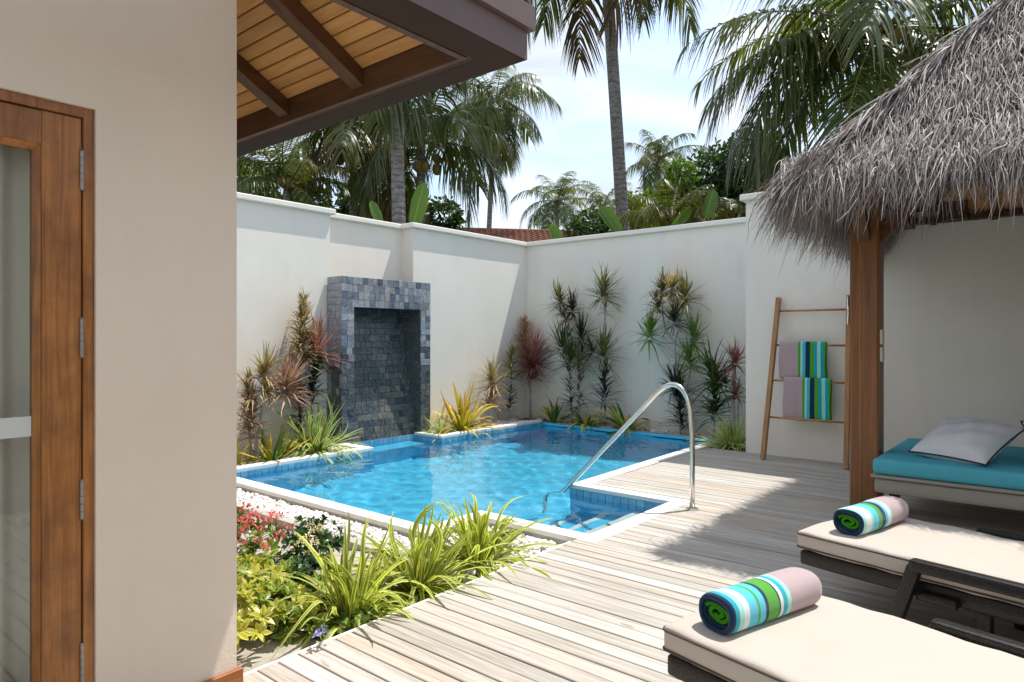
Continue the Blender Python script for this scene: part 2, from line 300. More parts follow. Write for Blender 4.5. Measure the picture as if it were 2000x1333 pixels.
# ------------------------------------------------------------------ mesh helpers
def tag(o, label=None, cat=None, group=None, kind=None):
    if label: o['label'] = label
    if cat: o['category'] = cat
    if group: o['group'] = group
    if kind: o['kind'] = kind
    return o
def link(name, me, parent=None, loc=None, rot=None):
    o = bpy.data.objects.new(name, me); col.objects.link(o)
    if parent is not None: o.parent = parent
    if loc is not None: o.location = loc
    if rot is not None: o.rotation_euler = rot
    return o
def empty(name, loc, rz=0., **kw):
    o = link(name, None, None, loc, (0, 0, rz)); o.empty_display_size = .1
    return tag(o, **kw)
class MB:
    def __init__(s): s.v = []; s.f = []; s.mi = []
    def add(s, vs, fs, mi=0):
        k = len(s.v); s.v += [tuple(map(float, p)) for p in vs]; s.f += [tuple(k + i for i in f) for f in fs]; s.mi += [mi] * len(fs); return s
    def box(s, x0, x1, y0, y1, z0, z1, mi=0):
        return s.add([(x0, y0, z0), (x1, y0, z0), (x1, y1, z0), (x0, y1, z0), (x0, y0, z1), (x1, y0, z1), (x1, y1, z1), (x0, y1, z1)],
                     [(3, 2, 1, 0), (4, 5, 6, 7), (0, 1, 5, 4), (1, 2, 6, 5), (2, 3, 7, 6), (3, 0, 4, 7)], mi)
    def bbox(s, x0, x1, y0, y1, z0, z1, b=.003, mi=0):   # box with chamfered top edges
        return s.add([(x0, y0, z0), (x1, y0, z0), (x1, y1, z0), (x0, y1, z0), (x0, y0, z1 - b), (x1, y0, z1 - b), (x1, y1, z1 - b), (x0, y1, z1 - b),
                      (x0 + b, y0 + b, z1), (x1 - b, y0 + b, z1), (x1 - b, y1 - b, z1), (x0 + b, y1 - b, z1)],
                     [(3, 2, 1, 0), (8, 9, 10, 11), (0, 1, 5, 4), (1, 2, 6, 5), (2, 3, 7, 6), (3, 0, 4, 7), (4, 5, 9, 8), (5, 6, 10, 9), (6, 7, 11, 10), (7, 4, 8, 11)], mi)
    def prism(s, poly, z0, z1, mi=0):
        n = len(poly)
        return s.add([(x, y, z0) for x, y in poly] + [(x, y, z1) for x, y in poly], [tuple(range(n - 1, -1, -1)), tuple(range(n, 2 * n))] + [(i, (i + 1) % n, n + (i + 1) % n, n + i) for i in range(n)], mi)
    def tube(s, pts, r, seg=10, mi=0, cap=True):
        pts = [Vector(p) for p in pts]; n = len(pts); rr = r if hasattr(r, '__len__') else [r] * n
        rings = []; prev = None
        for i, p in enumerate(pts):
            t = (pts[min(i + 1, n - 1)] - pts[max(i - 1, 0)]).normalized()
            if prev is None: a = t.cross(Vector((0, 0, 1)) if abs(t.z) < .95 else Vector((1, 0, 0))).normalized()
            else: a = (prev - t * prev.dot(t)).normalized()
            prev = a; b = t.cross(a)
            rings.append([p + (a * math.cos(2 * math.pi * k / seg) + b * math.sin(2 * math.pi * k / seg)) * rr[i] for k in range(seg)])
        fs = [(i * seg + k, i * seg + (k + 1) % seg, (i + 1) * seg + (k + 1) % seg, (i + 1) * seg + k) for i in range(n - 1) for k in range(seg)]
        if cap: fs += [tuple(range(seg - 1, -1, -1)), tuple((n - 1) * seg + k for k in range(seg))]
        return s.add([p for q in rings for p in q], fs, mi)
    def bar(s, p0, p1, w, h, up=(0, 0, 1), mi=0):          # rectangular bar between two points
        p0, p1 = Vector(p0), Vector(p1); t = (p1 - p0).normalized(); a = t.cross(Vector(up)).normalized(); b = a.cross(t).normalized()
        vs = []
        for p in (p0, p1):
            for sa, sb in ((-1, -1), (1, -1), (1, 1), (-1, 1)): vs.append(p + a * sa * w / 2 + b * sb * h / 2)
        return s.add(vs, [(0, 1, 2, 3), (7, 6, 5, 4), (0, 4, 5, 1), (1, 5, 6, 2), (2, 6, 7, 3), (3, 7, 4, 0)], mi)
    def mesh(s, name, mats, smooth=False):
        me = bpy.data.meshes.new(name); me.from_pydata(s.v, [], s.f)
        for m in (mats if isinstance(mats, (list, tuple)) else [mats]): me.materials.append(M[m])
        if len(set(s.mi)) > 1: me.polygons.foreach_set('material_index', s.mi)
        if smooth: me.polygons.foreach_set('use_smooth', [True] * len(s.f))
        me.update(); return me
    def build(s, name, mats, parent=None, loc=None, rot=None, smooth=False):
        return link(name, s.mesh(name, mats, smooth), parent, loc, rot)
def np_mesh(name, V, F, mats, uv=None, rnd=None, mi=None, smooth=True):
    """V (n,3); F (m,4) or (m,3); uv (n,2) and rnd (n,) per vertex."""
    me = bpy.data.meshes.new(name); k = F.shape[1]
    me.vertices.add(len(V)); me.vertices.foreach_set('co', np.asarray(V, np.float32).ravel())
    me.loops.add(F.size); me.loops.foreach_set('vertex_index', F.astype(np.int32).ravel())
    me.polygons.add(len(F)); me.polygons.foreach_set('loop_start', np.arange(0, F.size, k, dtype=np.int32))
    me.polygons.foreach_set('loop_total', np.full(len(F), k, dtype=np.int32))
    idx = F.ravel()
    if uv is not None: l = me.uv_layers.new(name='UVMap'); l.data.foreach_set('uv', np.asarray(uv, np.float32)[idx].ravel())
    if rnd is not None:
        l = me.uv_layers.new(name='Rnd'); l.data.foreach_set('uv', np.stack([rnd[idx], rnd[idx]], 1).astype(np.float32).ravel())
    for m in (mats if isinstance(mats, (list, tuple)) else [mats]): me.materials.append(M[m])
    if mi is not None: me.polygons.foreach_set('material_index', np.asarray(mi, np.int32))
    me.polygons.foreach_set('use_smooth', np.full(len(F), smooth)); me.update(); me.validate(); return me
def unit(a): return a / np.maximum(np.linalg.norm(a, axis=-1, keepdims=True), 1e-9)
def blades(base, d, L, W, droop, nseg=4, prof=None, fold=.0, side=None, twist=None, rs=rng, wav=0.):
    """N ribbons. base,d (N,3); L,W,droop (N,). Returns V,F,uv,rnd."""
    base = np.asarray(base, float); d = unit(np.asarray(d, float)); N = len(base)
    L = np.broadcast_to(L, (N,)).astype(float); W = np.broadcast_to(W, (N,)).astype(float); droop = np.broadcast_to(droop, (N,)).astype(float)
    t = np.linspace(0, 1, nseg + 1)
    if prof is None: prof = np.interp(t, [0, .25, .6, 1], [.55, 1, .8, .04])
    P = base[:, None] + d[:, None] * (L[:, None] * t)[..., None]
    P = P + np.array([0, 0, -1.]) * ((droop * L)[:, None] * t ** 2)[..., None]
    if wav:
        sw = unit(np.cross(d, rs.normal(size=(N, 3)))); a1 = rs.uniform(2, 5, (N, 1)); p1 = rs.uniform(0, 6.28, (N, 1))
        P = P + sw[:, None] * ((np.sin(a1 * t + p1) - np.sin(p1)) * (L * wav * rs.uniform(.3, 1.4, N))[:, None])[..., None]
    tan = unit(np.gradient(P, axis=1))
    if side is None:
        side = np.cross(d, [0, 0, 1.]); bad = np.linalg.norm(side, axis=1) < .25
        rv = rs.normal(size=(N, 3)); side[bad] = np.cross(d[bad], rv[bad])
    side = unit(side)[:, None] * np.ones((1, nseg + 1, 1)); side = unit(side - tan * (side * tan).sum(-1, keepdims=True))
    nrm = np.cross(side, tan)
    if twist is not None:
        a = (np.asarray(twist)[:, None] * t)[..., None]; side = side * np.cos(a) + nrm * np.sin(a); nrm = np.cross(side, tan)
    w = (W[:, None] * prof)[..., None] * .5
    if fold:
        ring = np.stack([P - side * w + nrm * w * fold, P, P + side * w + nrm * w * fold], 2); k = 3; us = [0, .5, 1]
    else:
        ring = np.stack([P - side * w, P + side * w], 2); k = 2; us = [0, 1]
    V = ring.reshape(-1, 3)
    uv = np.zeros((N, nseg + 1, k, 2)); uv[..., 0] = us; uv[..., 1] = t[None, :, None]; uv = uv.reshape(-1, 2)
    i0 = (np.arange(N) * (nseg + 1) * k)[:, None, None] + (np.arange(nseg) * k)[None, :, None] + np.arange(k - 1)[None, None]
    i0 = i0.reshape(-1); F = np.stack([i0, i0 + 1, i0 + 1 + k, i0 + k], 1)
    rnd = np.repeat(rs.random(N), (nseg + 1) * k)
    return V, F, uv, rnd
def merge(parts):
    V, F, U, Q, MI = [], [], [], [], []; k = 0
    for p in parts:
        v, f, u, q = p[:4]; mi = p[4] if len(p) > 4 else 0
        V.append(v); F.append(f + k); U.append(u); Q.append(q); MI.append(np.full(len(f), mi)); k += len(v)
    return np.concatenate(V), np.concatenate(F), np.concatenate(U), np.concatenate(Q), np.concatenate(MI)
def tube_np(pts, r, seg=5):
    mb = MB().tube(pts, r, seg, cap=False); V = np.array(mb.v); F = np.array(mb.f)
    return V, F, np.full((len(V), 2), .5), np.full(len(V), .5)
def rbox(L, W, T, r, nx=24, ny=12, nz=6, puff=0., loc=(0, 0, 0)):
    """rounded box, quads"""
    hs = np.array([L, W, T]) / 2; V = []; F = []; k = 0
    def lin(n, h):
        a = np.linspace(-1, 1, n + 1); s = np.sign(a) * (1 - (1 - np.abs(a)) ** 1.6); return s * h
    for ax in range(3):
        u, w = (ax + 1) % 3, (ax + 2) % 3; nu, nw = [nx, ny, nz][u], [nx, ny, nz][w]
        for sg in (-1, 1):
            A, B = np.meshgrid(lin(nu, hs[u]), lin(nw, hs[w]), indexing='ij'); p = np.zeros((nu + 1, nw + 1, 3)); p[..., u] = A; p[..., w] = B; p[..., ax] = sg * hs[ax]
            i = np.arange(nu)[:, None] * (nw + 1) + np.arange(nw)[None]; i = i.ravel() + k
            q = np.stack([i, i + nw + 1, i + nw + 2, i + 1], 1)
            if sg < 0: q = q[:, ::-1]
            V.append(p.reshape(-1, 3)); F.append(q); k += (nu + 1) * (nw + 1)
    V = np.concatenate(V); F = np.concatenate(F)
    inner = np.clip(V, -(hs - r), hs - r); dv = V - inner; V = inner + r * unit(dv)
    if puff: V[:, 2] += np.sign(V[:, 2]) * puff * (1 - np.abs(V[:, 0] / hs[0]) ** 3) * (1 - np.abs(V[:, 1] / hs[1]) ** 3) * (np.abs(V[:, 2]) > (hs[2] - r) * .9)
    return V + np.array(loc), F
_boxcache = {}
def plate(name, w, h, t, mat, b=.002):
    """thin tile: lies in local YZ plane, face towards +X, centred"""
    key = (name, round(w, 3), round(h, 3), round(t, 4), mat)
    if key not in _boxcache:
        y, z = w / 2, h / 2
        mb = MB().add([(-t, -y, -z), (-t, y, -z), (-t, y, z), (-t, -y, z), (-b, -y, -z), (-b, y, -z), (-b, y, z), (-b, -y, z), (0, -y + b, -z + b), (0, y - b, -z + b), (0, y - b, z - b), (0, -y + b, z - b)],
                      [(8, 9, 10, 11), (0, 4, 7, 3), (1, 2, 6, 5), (0, 1, 5, 4), (3, 7, 6, 2), (4, 5, 9, 8), (5, 6, 10, 9), (6, 7, 11, 10), (7, 4, 8, 11)])
        _boxcache[key] = mb.mesh(name, mat)
    return _boxcache[key]

# ================================================================== SETTING
DECK = -2.45
# pool outline (inner edge)
POOL = [(-6.36, 3.21), (-3.42, 3.21), (-3.42, 3.76), (-2.45, 3.76), (-2.45, 4.93), (-3.42, 4.93), (-3.50, 8.5), (-6.42, 8.5), (-6.40, 6.26), (-6.93, 6.26), (-6.93, 5.10), (-6.36, 5.10)]
WZ = -.085; FLOOR = -1.05
# ground: one sheet with a hole for the pool
g = MB(); S = 300; hx0, hx1, hy0, hy1 = -7.0, -2.35, 3.0, 8.62; gz = -.16
g.add([(-S, -S, gz), (S, -S, gz), (S, hy0, gz), (-S, hy0, gz), (-S, hy1, gz), (S, hy1, gz), (S, S, gz), (-S, S, gz), (hx0, hy0, gz), (hx0, hy1, gz), (hx1, hy0, gz), (hx1, hy1, gz)],
      [(0, 1, 2, 10, 8, 3), (4, 9, 11, 5, 6, 7), (3, 8, 9, 4), (10, 2, 5, 11)])
tag(g.build('ground', 'grassland'), kind='structure')
def sheet(name, x0, x1, y0, y1, z, mat, lumps=.012, n=26, label=None):
    xs = np.linspace(x0, x1, n); ys = np.linspace(y0, y1, n); X, Y = np.meshgrid(xs, ys, indexing='ij')
    Z = z + lumps * (np.sin(X * 9 + 1) * np.sin(Y * 7 + 2) + rng.normal(size=X.shape) * .4)
    V = np.stack([X, Y, Z], -1).reshape(-1, 3); i = (np.arange(n - 1)[:, None] * n + np.arange(n - 1)[None]).ravel()
    F = np.stack([i, i + n, i + n + 1, i + 1], 1)
    return tag(link(name, np_mesh(name, V, F, mat)), kind='structure')
sheet('planting_bed', -5.6, -2.44, .9, 2.78, -.09, 'sand', .014, 50)
sheet('planting_bed', -7.42, -6.485, 2.6, 5.0, -.07, 'wrought_soil', .008)
sheet('planting_bed', -7.18, -6.525, 6.40, 9.02, -.07, 'wrought_soil', .008)
sheet('planting_bed', -7.15, -2.80, 8.61, 9.05, -.07, 'wrought_soil', .008)
sheet('planting_bed', -3.37, -2.80, 7.66, 8.58, -.06, 'wrought_soil', .008)
sheet('gravel_bed', -6.9, -3.25, 2.80, 3.095, -.095, 'wrought_soil', .004)
sheet('gravel_bed', -3.275, -2.47, 2.80, 3.65, -.099, 'wrought_soil', .002)

# ---- deck: every board an object
deck = empty('deck', (0, 0, 0), kind='structure'); deck['label'] = 'weathered grey timber pool deck'
PITCH = .0898
def deck_left(y):
    if y < 3.60: return DECK
    if y < 5.03: return -2.318
    return -3.285
y = 1.392 - PITCH * 40; nplk = 0
while y < 7.62:
    yc = y + PITCH / 2; xl = deck_left(yc)
    if xl < -3 and yc > 7.56: break
    if yc < 1.22: xl = -2.32
    xl += random.uniform(-.004, .004); xr = 1.745
    cuts = [xl]
    if random.random() < .4: cuts.append(random.uniform(-.2, 1.5))
    cuts.append(xr)
    for a, b in zip(cuts[:-1], cuts[1:]):
        z = random.uniform(-.0015, .0015); gap = .0055 + random.uniform(0, .0035)
        o = MB().bbox(0, b - a - .003, -PITCH / 2 + gap / 2, PITCH / 2 - gap / 2, -.022, 0, .0025).build('plank', 'deck_wood', deck, (a, yc + random.uniform(-.001, .001), z))
        o.rotation_euler = (random.uniform(-.004, .004), 0, random.uniform(-.0006, .0006)); nplk += 1
    y += PITCH
MB().box(DECK - .022, DECK - .002, 1.28, 3.56, -.10, -.004).build('edge_board', 'coping_stone', deck)
mb = MB(); [mb.box(-2.40, 1.74, -3, 3.58, -.075, -.045), mb.box(-2.30, 1.74, 3.58, 5.04, -.075, -.045), mb.box(-3.27, 1.74, 5.04, 7.55, -.075, -.045)]
mb.build('substructure', 'dark_gap', deck)

# ---- pool
pool = empty('swimming_pool', (0, 0, 0), kind='structure'); pool['label'] = 'blue tiled plunge pool with white coping'
def offset(poly, dlt):
    n = len(poly); out = []
    for i in range(n):
        p0, p1, p2 = Vector(poly[i - 1]), Vector(poly[i]), Vector(poly[(i + 1) % n])
        n1 = Vector(((p1 - p0).y, -(p1 - p0).x)).normalized(); n2 = Vector(((p2 - p1).y, -(p2 - p1).x)).normalized()
        k = 1 + n1.dot(n2); out.append(tuple(p1 + (n1 + n2) * dlt / max(k, .2)))
    return out
OUT = offset(POOL, .13); SH = POOL
mb = MB(); nP = len(POOL)
for i in range(nP):
    a, b = POOL[i], POOL[(i + 1) % nP]
    mb.add([(a[0], a[1], FLOOR), (b[0], b[1], FLOOR), (b[0], b[1], -.035), (a[0], a[1], -.035)], [(0, 1, 2, 3)])
mb.add([(x, y, FLOOR) for x, y in POOL], [tuple(range(nP))])
shell = mb.build('shell', 'pool_mosaic', pool)
mb = MB()
for i in range(nP):
    a, b = OUT[i], OUT[(i + 1) % nP]; mb.add([(a[0], a[1], -.3), (b[0], b[1], -.3), (b[0], b[1], -.035), (a[0], a[1], -.035)], [(0, 1, 2, 3)])
mb.build('rim_wall', 'concrete', pool)
for i in range(nP):
    a, b, c, d = POOL[i], POOL[(i + 1) % nP], OUT[(i + 1) % nP], OUT[i]
    if i in (9,): continue
    z1 = 0.0 if i != 6 else WZ + .012
    o = MB()
    # pieces butt at mitres with 1.5 mm joint, chamfered
    def lerp(p, q, t): return (p[0] + (q[0] - p[0]) * t, p[1] + (q[1] - p[1]) * t)
    ln = math.dist(a, b); e = .001 / ln
    a2, b2, c2, d2 = lerp(a, b, e), lerp(b, a, e), lerp(c, d, e), lerp(d, c, e)
    if i == 2: pass
    o.prism([a2, b2, c2, d2], z1 - .035 if i != 6 else z1 - .03, z1)
    ob = o.build('coping', 'coping_stone' if i != 6 else 'concrete', pool)
    md = ob.modifiers.new('bevel', 'BEVEL'); md.width = .004; md.segments = 2; md.limit_method = 'ANGLE'
# waterline tiles on faces that the camera sees
def tile_row(p, q, nrm, rows=1, tw=.076, z_top=-.037):
    p, q = Vector(p), Vector(q); ln = (q - p).length; n = max(1, round(ln / tw)); w = ln / n; t = (q - p).normalized(); ang = math.atan2(nrm[1], nrm[0])
    for r in range(rows):
        for k in range(n):
            c = p + t * (k + .5) * w + Vector(nrm) * (.006 + random.uniform(0, .0012))
            link('tile', plate('waterline_tile', w - .0045, .072, .0055, 'waterline_tile', .0012), pool, (c.x, c.y, z_top - .036 - r * .0765), (0, 0, ang))
tile_row((-6.36, 3.21), (-6.36, 5.10), (1, 0), 2)
tile_row((-6.40, 6.26), (-6.42, 8.5), (1, 0), 2)
tile_row((-6.93, 6.26), (-6.40, 6.26), (0, -1), 2)
tile_row((-6.93, 5.10), (-6.93, 6.26), (1, 0), 1, z_top=-.02)
tile_row((-3.42, 4.93), (-2.45, 4.93), (0, -1), 3)
# ledge below the fountain, steps in the notch
MB().box(-6.93, -6.62, 5.10, 6.26, FLOOR, -.24).build('ledge', 'pool_mosaic', pool)
for k in range(3):
    x1 = -2.45; x0 = -2.45 - .3 * (k + 1); zt = -.26 - .24 * k
    st = MB().box(x0, x1 - .3 * k, 3.76, 4.93, FLOOR, zt).build('step', 'pool_mosaic', pool)
    MB().box(x0 - .002, x0 + .05, 3.765, 4.925, zt - .002, zt + .004).build('nosing', 'coping_stone', st)
# water with real ripples
def inside(px, py, poly):
    c = np.zeros(px.shape, bool); n = len(poly); j = n - 1
    for i in range(n):
        xi, yi = poly[i]; xj, yj = poly[j]
        c ^= ((yi > py) != (yj > py)) & (px < (xj - xi) * (py - yi) / (yj - yi + 1e-12) + xi); j = i
    return c
step = .03; xs = np.arange(-7.0, -2.40, step); ys = np.arange(3.15, 8.56, step); X, Y = np.meshgrid(xs, ys, indexing='ij')
Z = np.full(X.shape, WZ); wr = np.random.default_rng(3)
for lam, amp, cnt in ((1.1, .0026, 5), (.55, .0014, 8), (.30, .0008, 10), (.17, .0005, 12)):
    for _ in range(cnt):
        a = wr.uniform(0, 2 * math.pi); k = 2 * math.pi / (lam * wr.uniform(.75, 1.3)); Z += amp / math.sqrt(cnt) * 1.4 * np.sin(k * (X * math.cos(a) + Y * math.sin(a)) + wr.uniform(0, 6.28))
n1 = len(ys); I = np.arange(len(xs) - 1)[:, None] * n1 + np.arange(n1 - 1)[None]; cxm = X[:-1, :-1] + step / 2; cym = Y[:-1, :-1] + step / 2
keep = inside(cxm, cym, offset(POOL, .02)); I = I[keep]
F = np.stack([I, I + n1, I + n1 + 1, I + 1], 1); used = np.unique(F); remap = np.zeros(X.size, int); remap[used] = np.arange(len(used))
V = np.stack([X, Y, Z], -1).reshape(-1, 3)[used]
water = link('pool_water', np_mesh('pool_water', V, remap[F], 'water', smooth=True)); tag(water, 'clear blue rippled pool water', kind='structure')
try:
    sun.cycles.is_caustics_light = True
    water.cycles.is_caustics_caster = True
    for o in pool.children_recursive: o.cycles.is_caustics_receiver = True
except Exception as ex: print('caustics', ex)

# ---- gravel strip with kerb
kerb = MB().box(-5.75, -2.62, 2.735, 2.815, -.30, -.045).build('kerb', 'concrete'); tag(kerb, kind='structure')
md = kerb.modifiers.new('bevel', 'BEVEL'); md.width = .008; md.segments = 2
def pebbles(name, boxes, n, size, parent=None, z=-.075, seed=1):
    r = np.random.default_rng(seed)
    ph = (1 + 5 ** .5) / 2
    ico = unit(np.array([(-1, ph, 0), (1, ph, 0), (-1, -ph, 0), (1, -ph, 0), (0, -1, ph), (0, 1, ph), (0, -1, -ph), (0, 1, -ph), (ph, 0, -1), (ph, 0, 1), (-ph, 0, -1), (-ph, 0, 1)], float))
    fi = np.array([(0, 11, 5), (0, 5, 1), (0, 1, 7), (0, 7, 10), (0, 10, 11), (1, 5, 9), (5, 11, 4), (11, 10, 2), (10, 7, 6), (7, 1, 8), (3, 9, 4), (3, 4, 2), (3, 2, 6), (3, 6, 8), (3, 8, 9), (4, 9, 5), (2, 4, 11), (6, 2, 10), (8, 6, 7), (9, 8, 1)])
    # one subdivision
    vs = [tuple(v) for v in ico]; mid = {}; nf = []
    def m_(a, b):
        k = (min(a, b), max(a, b))
        if k not in mid: p = unit(np.array(vs[a]) + np.array(vs[b])); vs.append(tuple(p)); mid[k] = len(vs) - 1
        return mid[k]
    for a, b, c in fi: ab, bc, ca = m_(a, b), m_(b, c), m_(c, a); nf += [(a, ab, ca), (b, bc, ab), (c, ca, bc), (ab, bc, ca)]
    ico = np.array(vs); fi = np.array(nf); nv = len(ico)
    ar = np.array([(b[1] - b[0]) * (b[3] - b[2]) for b in boxes]); pick = r.choice(len(boxes), n, p=ar / ar.sum()); B = np.array(boxes)[pick]
    ctr = np.stack([r.uniform(B[:, 0], B[:, 1]), r.uniform(B[:, 2], B[:, 3]), z + r.uniform(0, .022, n)], 1)
    sz = size * r.lognormal(0, .28, n); sc3 = np.stack([sz * r.uniform(.9, 1.5, n), sz * r.uniform(.7, 1.1, n), sz * r.uniform(.5, .8, n)], 1)
    a, b, c = r.uniform(0, 6.28, n), r.normal(0, .35, n), r.normal(0, .35, n)
    Vl = ico[None] * (1 + r.normal(0, .09, (n, nv, 1))) * sc3[:, None]
    def rot(V, ang, i, j): ca, sa = np.cos(ang)[:, None], np.sin(ang)[:, None]; x, y_ = V[..., i].copy(), V[..., j].copy(); V[..., i] = ca * x - sa * y_; V[..., j] = sa * x + ca * y_
    rot(Vl, b, 0, 2); rot(Vl, c, 1, 2); rot(Vl, a, 0, 1)
    V = (Vl + ctr[:, None]).reshape(-1, 3); F = (fi[None] + (np.arange(n) * nv)[:, None, None]).reshape(-1, 3)
    return link(name, np_mesh(name, V, F, 'pebble', np.zeros((len(V), 2)), np.repeat(r.random(n), nv)), parent)
tag(pebbles('gravel', [(-6.2, -3.34, 2.83, 3.07), (-3.34, -2.49, 2.83, 3.60)], 5200, .0145), 'white pebbles filling the strip beside the pool', 'gravel', kind='stuff')
tag(pebbles('gravel', [(-7.1, -6.50, 2.9, 5.2), (-7.05, -6.55, 6.5, 8.5)], 2600, .017, z=-.055, seed=2), 'white pebbles in the bed along the fountain wall', 'gravel', kind='stuff')
tag(pebbles('gravel', [(-3.3, -2.85, 7.7, 8.5), (-6.4, -3.4, 8.66, 8.95)], 700, .015, z=-.06, seed=3), 'sparse pebbles in the shaded bed by the back wall', 'gravel', kind='stuff')

# ---- courtyard walls
H = 2.92
def wall(name, poly, label, cap_poly):
    w = empty(name, (poly[0][0], poly[0][1], 0), label=label, cat='wall')
    off = (poly[0][0], poly[0][1])
    MB().prism([(x - off[0], y - off[1]) for x, y in poly], -.3, H - .07).build('wall_body', 'plaster', w)
    c = MB().prism([(x - off[0], y - off[1]) for x, y in cap_poly], H - .07, H).build('wall_cap', 'plaster', w)
    md = c.modifiers.new('bevel', 'BEVEL'); md.width = .012; md.segments = 2; md.limit_method = 'ANGLE'
    return w
e = .055
wall('courtyard_wall', [(-7.18, -1.0), (-7.18, 5.07), (-7.39, 5.07), (-7.39, 6.43), (-7.14, 6.43), (-7.14, 9.0), (-7.6, 9.0), (-7.6, -1.0)], 'sunlit cream wall with the slate fountain set in its recess',
     [(-7.18 + e, -1.0), (-7.18 + e, 5.07 + e), (-7.39 + e, 5.07 + e), (-7.39 + e, 6.43 - e), (-7.14 + e, 6.43 - e), (-7.14 + e, 9.0 - e), (-7.65, 9.0 - e), (-7.65, -1.0)])
wall('courtyard_wall', [(-7.6, 9.003), (-2.83, 9.003), (-2.83, 9.25), (-7.6, 9.25)], 'shaded cream back wall behind the row of dracaenas', [(-7.65, 9.003 - e), (-2.832, 9.003 - e), (-2.832, 9.3), (-7.65, 9.3)])
wall('courtyard_wall', [(-2.83, 7.57), (2.6, 7.57), (2.6, 9.25), (-2.83, 9.25)], 'cream wall with the wooden ladder and daybed in front', [(-2.83 - e, 7.57 - e), (2.6, 7.57 - e), (2.6, 9.3), (-2.83 - e, 9.3)])

wall('courtyard_wall', [(1.75, -6.0), (2.0, -6.0), (2.0, 7.56), (1.75, 7.56)], 'unseen cream wall added on the lounger side to block sky light', [(1.70, -6.0), (2.05, -6.0), (2.05, 7.5), (1.70, 7.5)])  # out of view; added to darken pavilion and villa and fill the door reflection

# ================================================================== FOUNTAIN
ft = empty('fountain', (-6.87, 5.76, 0), label='tall slate tiled water wall standing in the pool edge', cat='fountain')
FO = Vector((-6.87, 5.76, 0))
Y0, Y1, OY0, OY1, TOP, OT = 5.017, 6.509, 5.209, 6.326, 2.06, 1.682
t_ = .009
mb = MB()
mb.box(-7.165 + 6.87, -t_, Y0 + t_ - 5.76, OY0 - t_ - 5.76, -.3, TOP - t_)
mb.box(-7.125 + 6.87, -t_, OY1 + t_ - 5.76, Y1 - t_ - 5.76, -.3, TOP - t_ - .0005)
mb.box(-7.36 + 6.87, -t_ - .0005, OY0 - t_ - 5.76 + .001, OY1 + t_ - 5.76 - .001, OT + t_, TOP - t_ - .001)
mb.build('core', 'grout', ft)
# sloping water panel inside the opening
PD0, PD1 = -.42, -.06      # depth at top, bottom
zt, zb = OT + .005, -.3
slope = (PD1 - PD0) / (zt - zb); tilt = math.atan(slope)
MB().add([(PD0 - t_, OY0 - 5.76, zt), (PD0 - t_, OY1 - 5.76, zt), (PD1 - t_, OY1 - 5.76, zb), (PD1 - t_, OY0 - 5.76, zb), (-.5, OY0 - 5.76, zt), (-.5, OY1 - 5.76, zt), (-.5, OY1 - 5.76, zb), (-.5, OY0 - 5.76, zb)],
         [(0, 3, 2, 1), (4, 5, 6, 7), (0, 4, 7, 3), (1, 2, 6, 5), (0, 1, 5, 4), (3, 7, 6, 2)]).build('panel_backing', 'grout', ft)
tiles = []
TS = .0865
def tile_band(y0, y1, z0, z1):
    """random run of square and double slate tiles"""
    out = []; n = max(1, round((z1 - z0) / TS)); h = (z1 - z0) / n
    for r in range(n):
        y = y0
        while y < y1 - .012:
            w = TS * (2 if random.random() < .16 else 1) * random.choice((1, 1, 1, .86, 1.12))
            if y + w > y1 - .03: w = y1 - y
            out.append((y + w / 2, z0 + (r + .5) * h, w, h)); y += w
    return out
def place(name, c, w, h, rot, mat): tiles.append((name, c, w, h, rot, mat))
for b in ((Y0, Y1, OT, TOP), (Y0, OY0, -.10, OT), (OY1, Y1, -.10, OT)):
    for (y, z, w, h) in tile_band(*b): place('tile', (random.uniform(-.003, .002), y - 5.76, z), w, h, (0, 0, 0), 'slate' if random.random() < (z - .75) / .6 else 'wet_slate')
for (y, z, w, h) in tile_band(OY0, OY1, -.12, OT - .002):
    x = PD1 + (PD0 - PD1) * (z - zb) / (zt - zb); place('tile', (x + random.uniform(-.003, .003), y - 5.76, z), w, h, (0, -tilt, 0), 'wet_slate')
for (x, z, w, h) in tile_band(-7.165, -6.872, -.10, TOP): place('tile', (x + 6.87, Y0 - 5.76 + random.uniform(-.002, .002), z), w, h, (0, 0, -math.pi / 2), 'slate' if random.random() < (z - .5) / .6 else 'wet_slate')
for (x, z, w, h) in tile_band(-7.28, -6.882, -.10, OT): place('tile', (x + 6.87, OY1 - 5.76 + random.uniform(-.002, .002), z), w, h, (0, 0, -math.pi / 2), 'wet_slate')
# the ones that show largest become objects, the rest one mesh
def tsize(t):
    p = np.array(t[1]) + np.array(FO); d = (p - C0) @ FW; f = .35 if abs(t[4][2]) > .5 else 1.; return t[2] * t[3] / d ** 2 * f
tiles.sort(key=tsize, reverse=True)
for (nm, c, w, h, rot, mat) in tiles[:300]: link(nm, plate('slate_tile', round(w - .003, 3), round(h - .003, 3), .012, mat, .0018), ft, c, rot)
rest = tiles[300:]
if rest:
    mb = MB()
    for (nm, c, w, h, rot, mat) in rest:
        me = plate('slate_tile', round(w - .003, 3), round(h - .003, 3), .012, mat, .0018); mt = Matrix.LocRotScale(Vector(c), __import__('mathutils').Euler(rot), None)
        mb.add([mt @ v.co for v in me.vertices], [tuple(p.vertices) for p in me.polygons], 1 if mat == 'wet_slate' else 0)
    tag(mb.build('small_tiles', ['slate', 'wet_slate'], ft), kind='stuff')

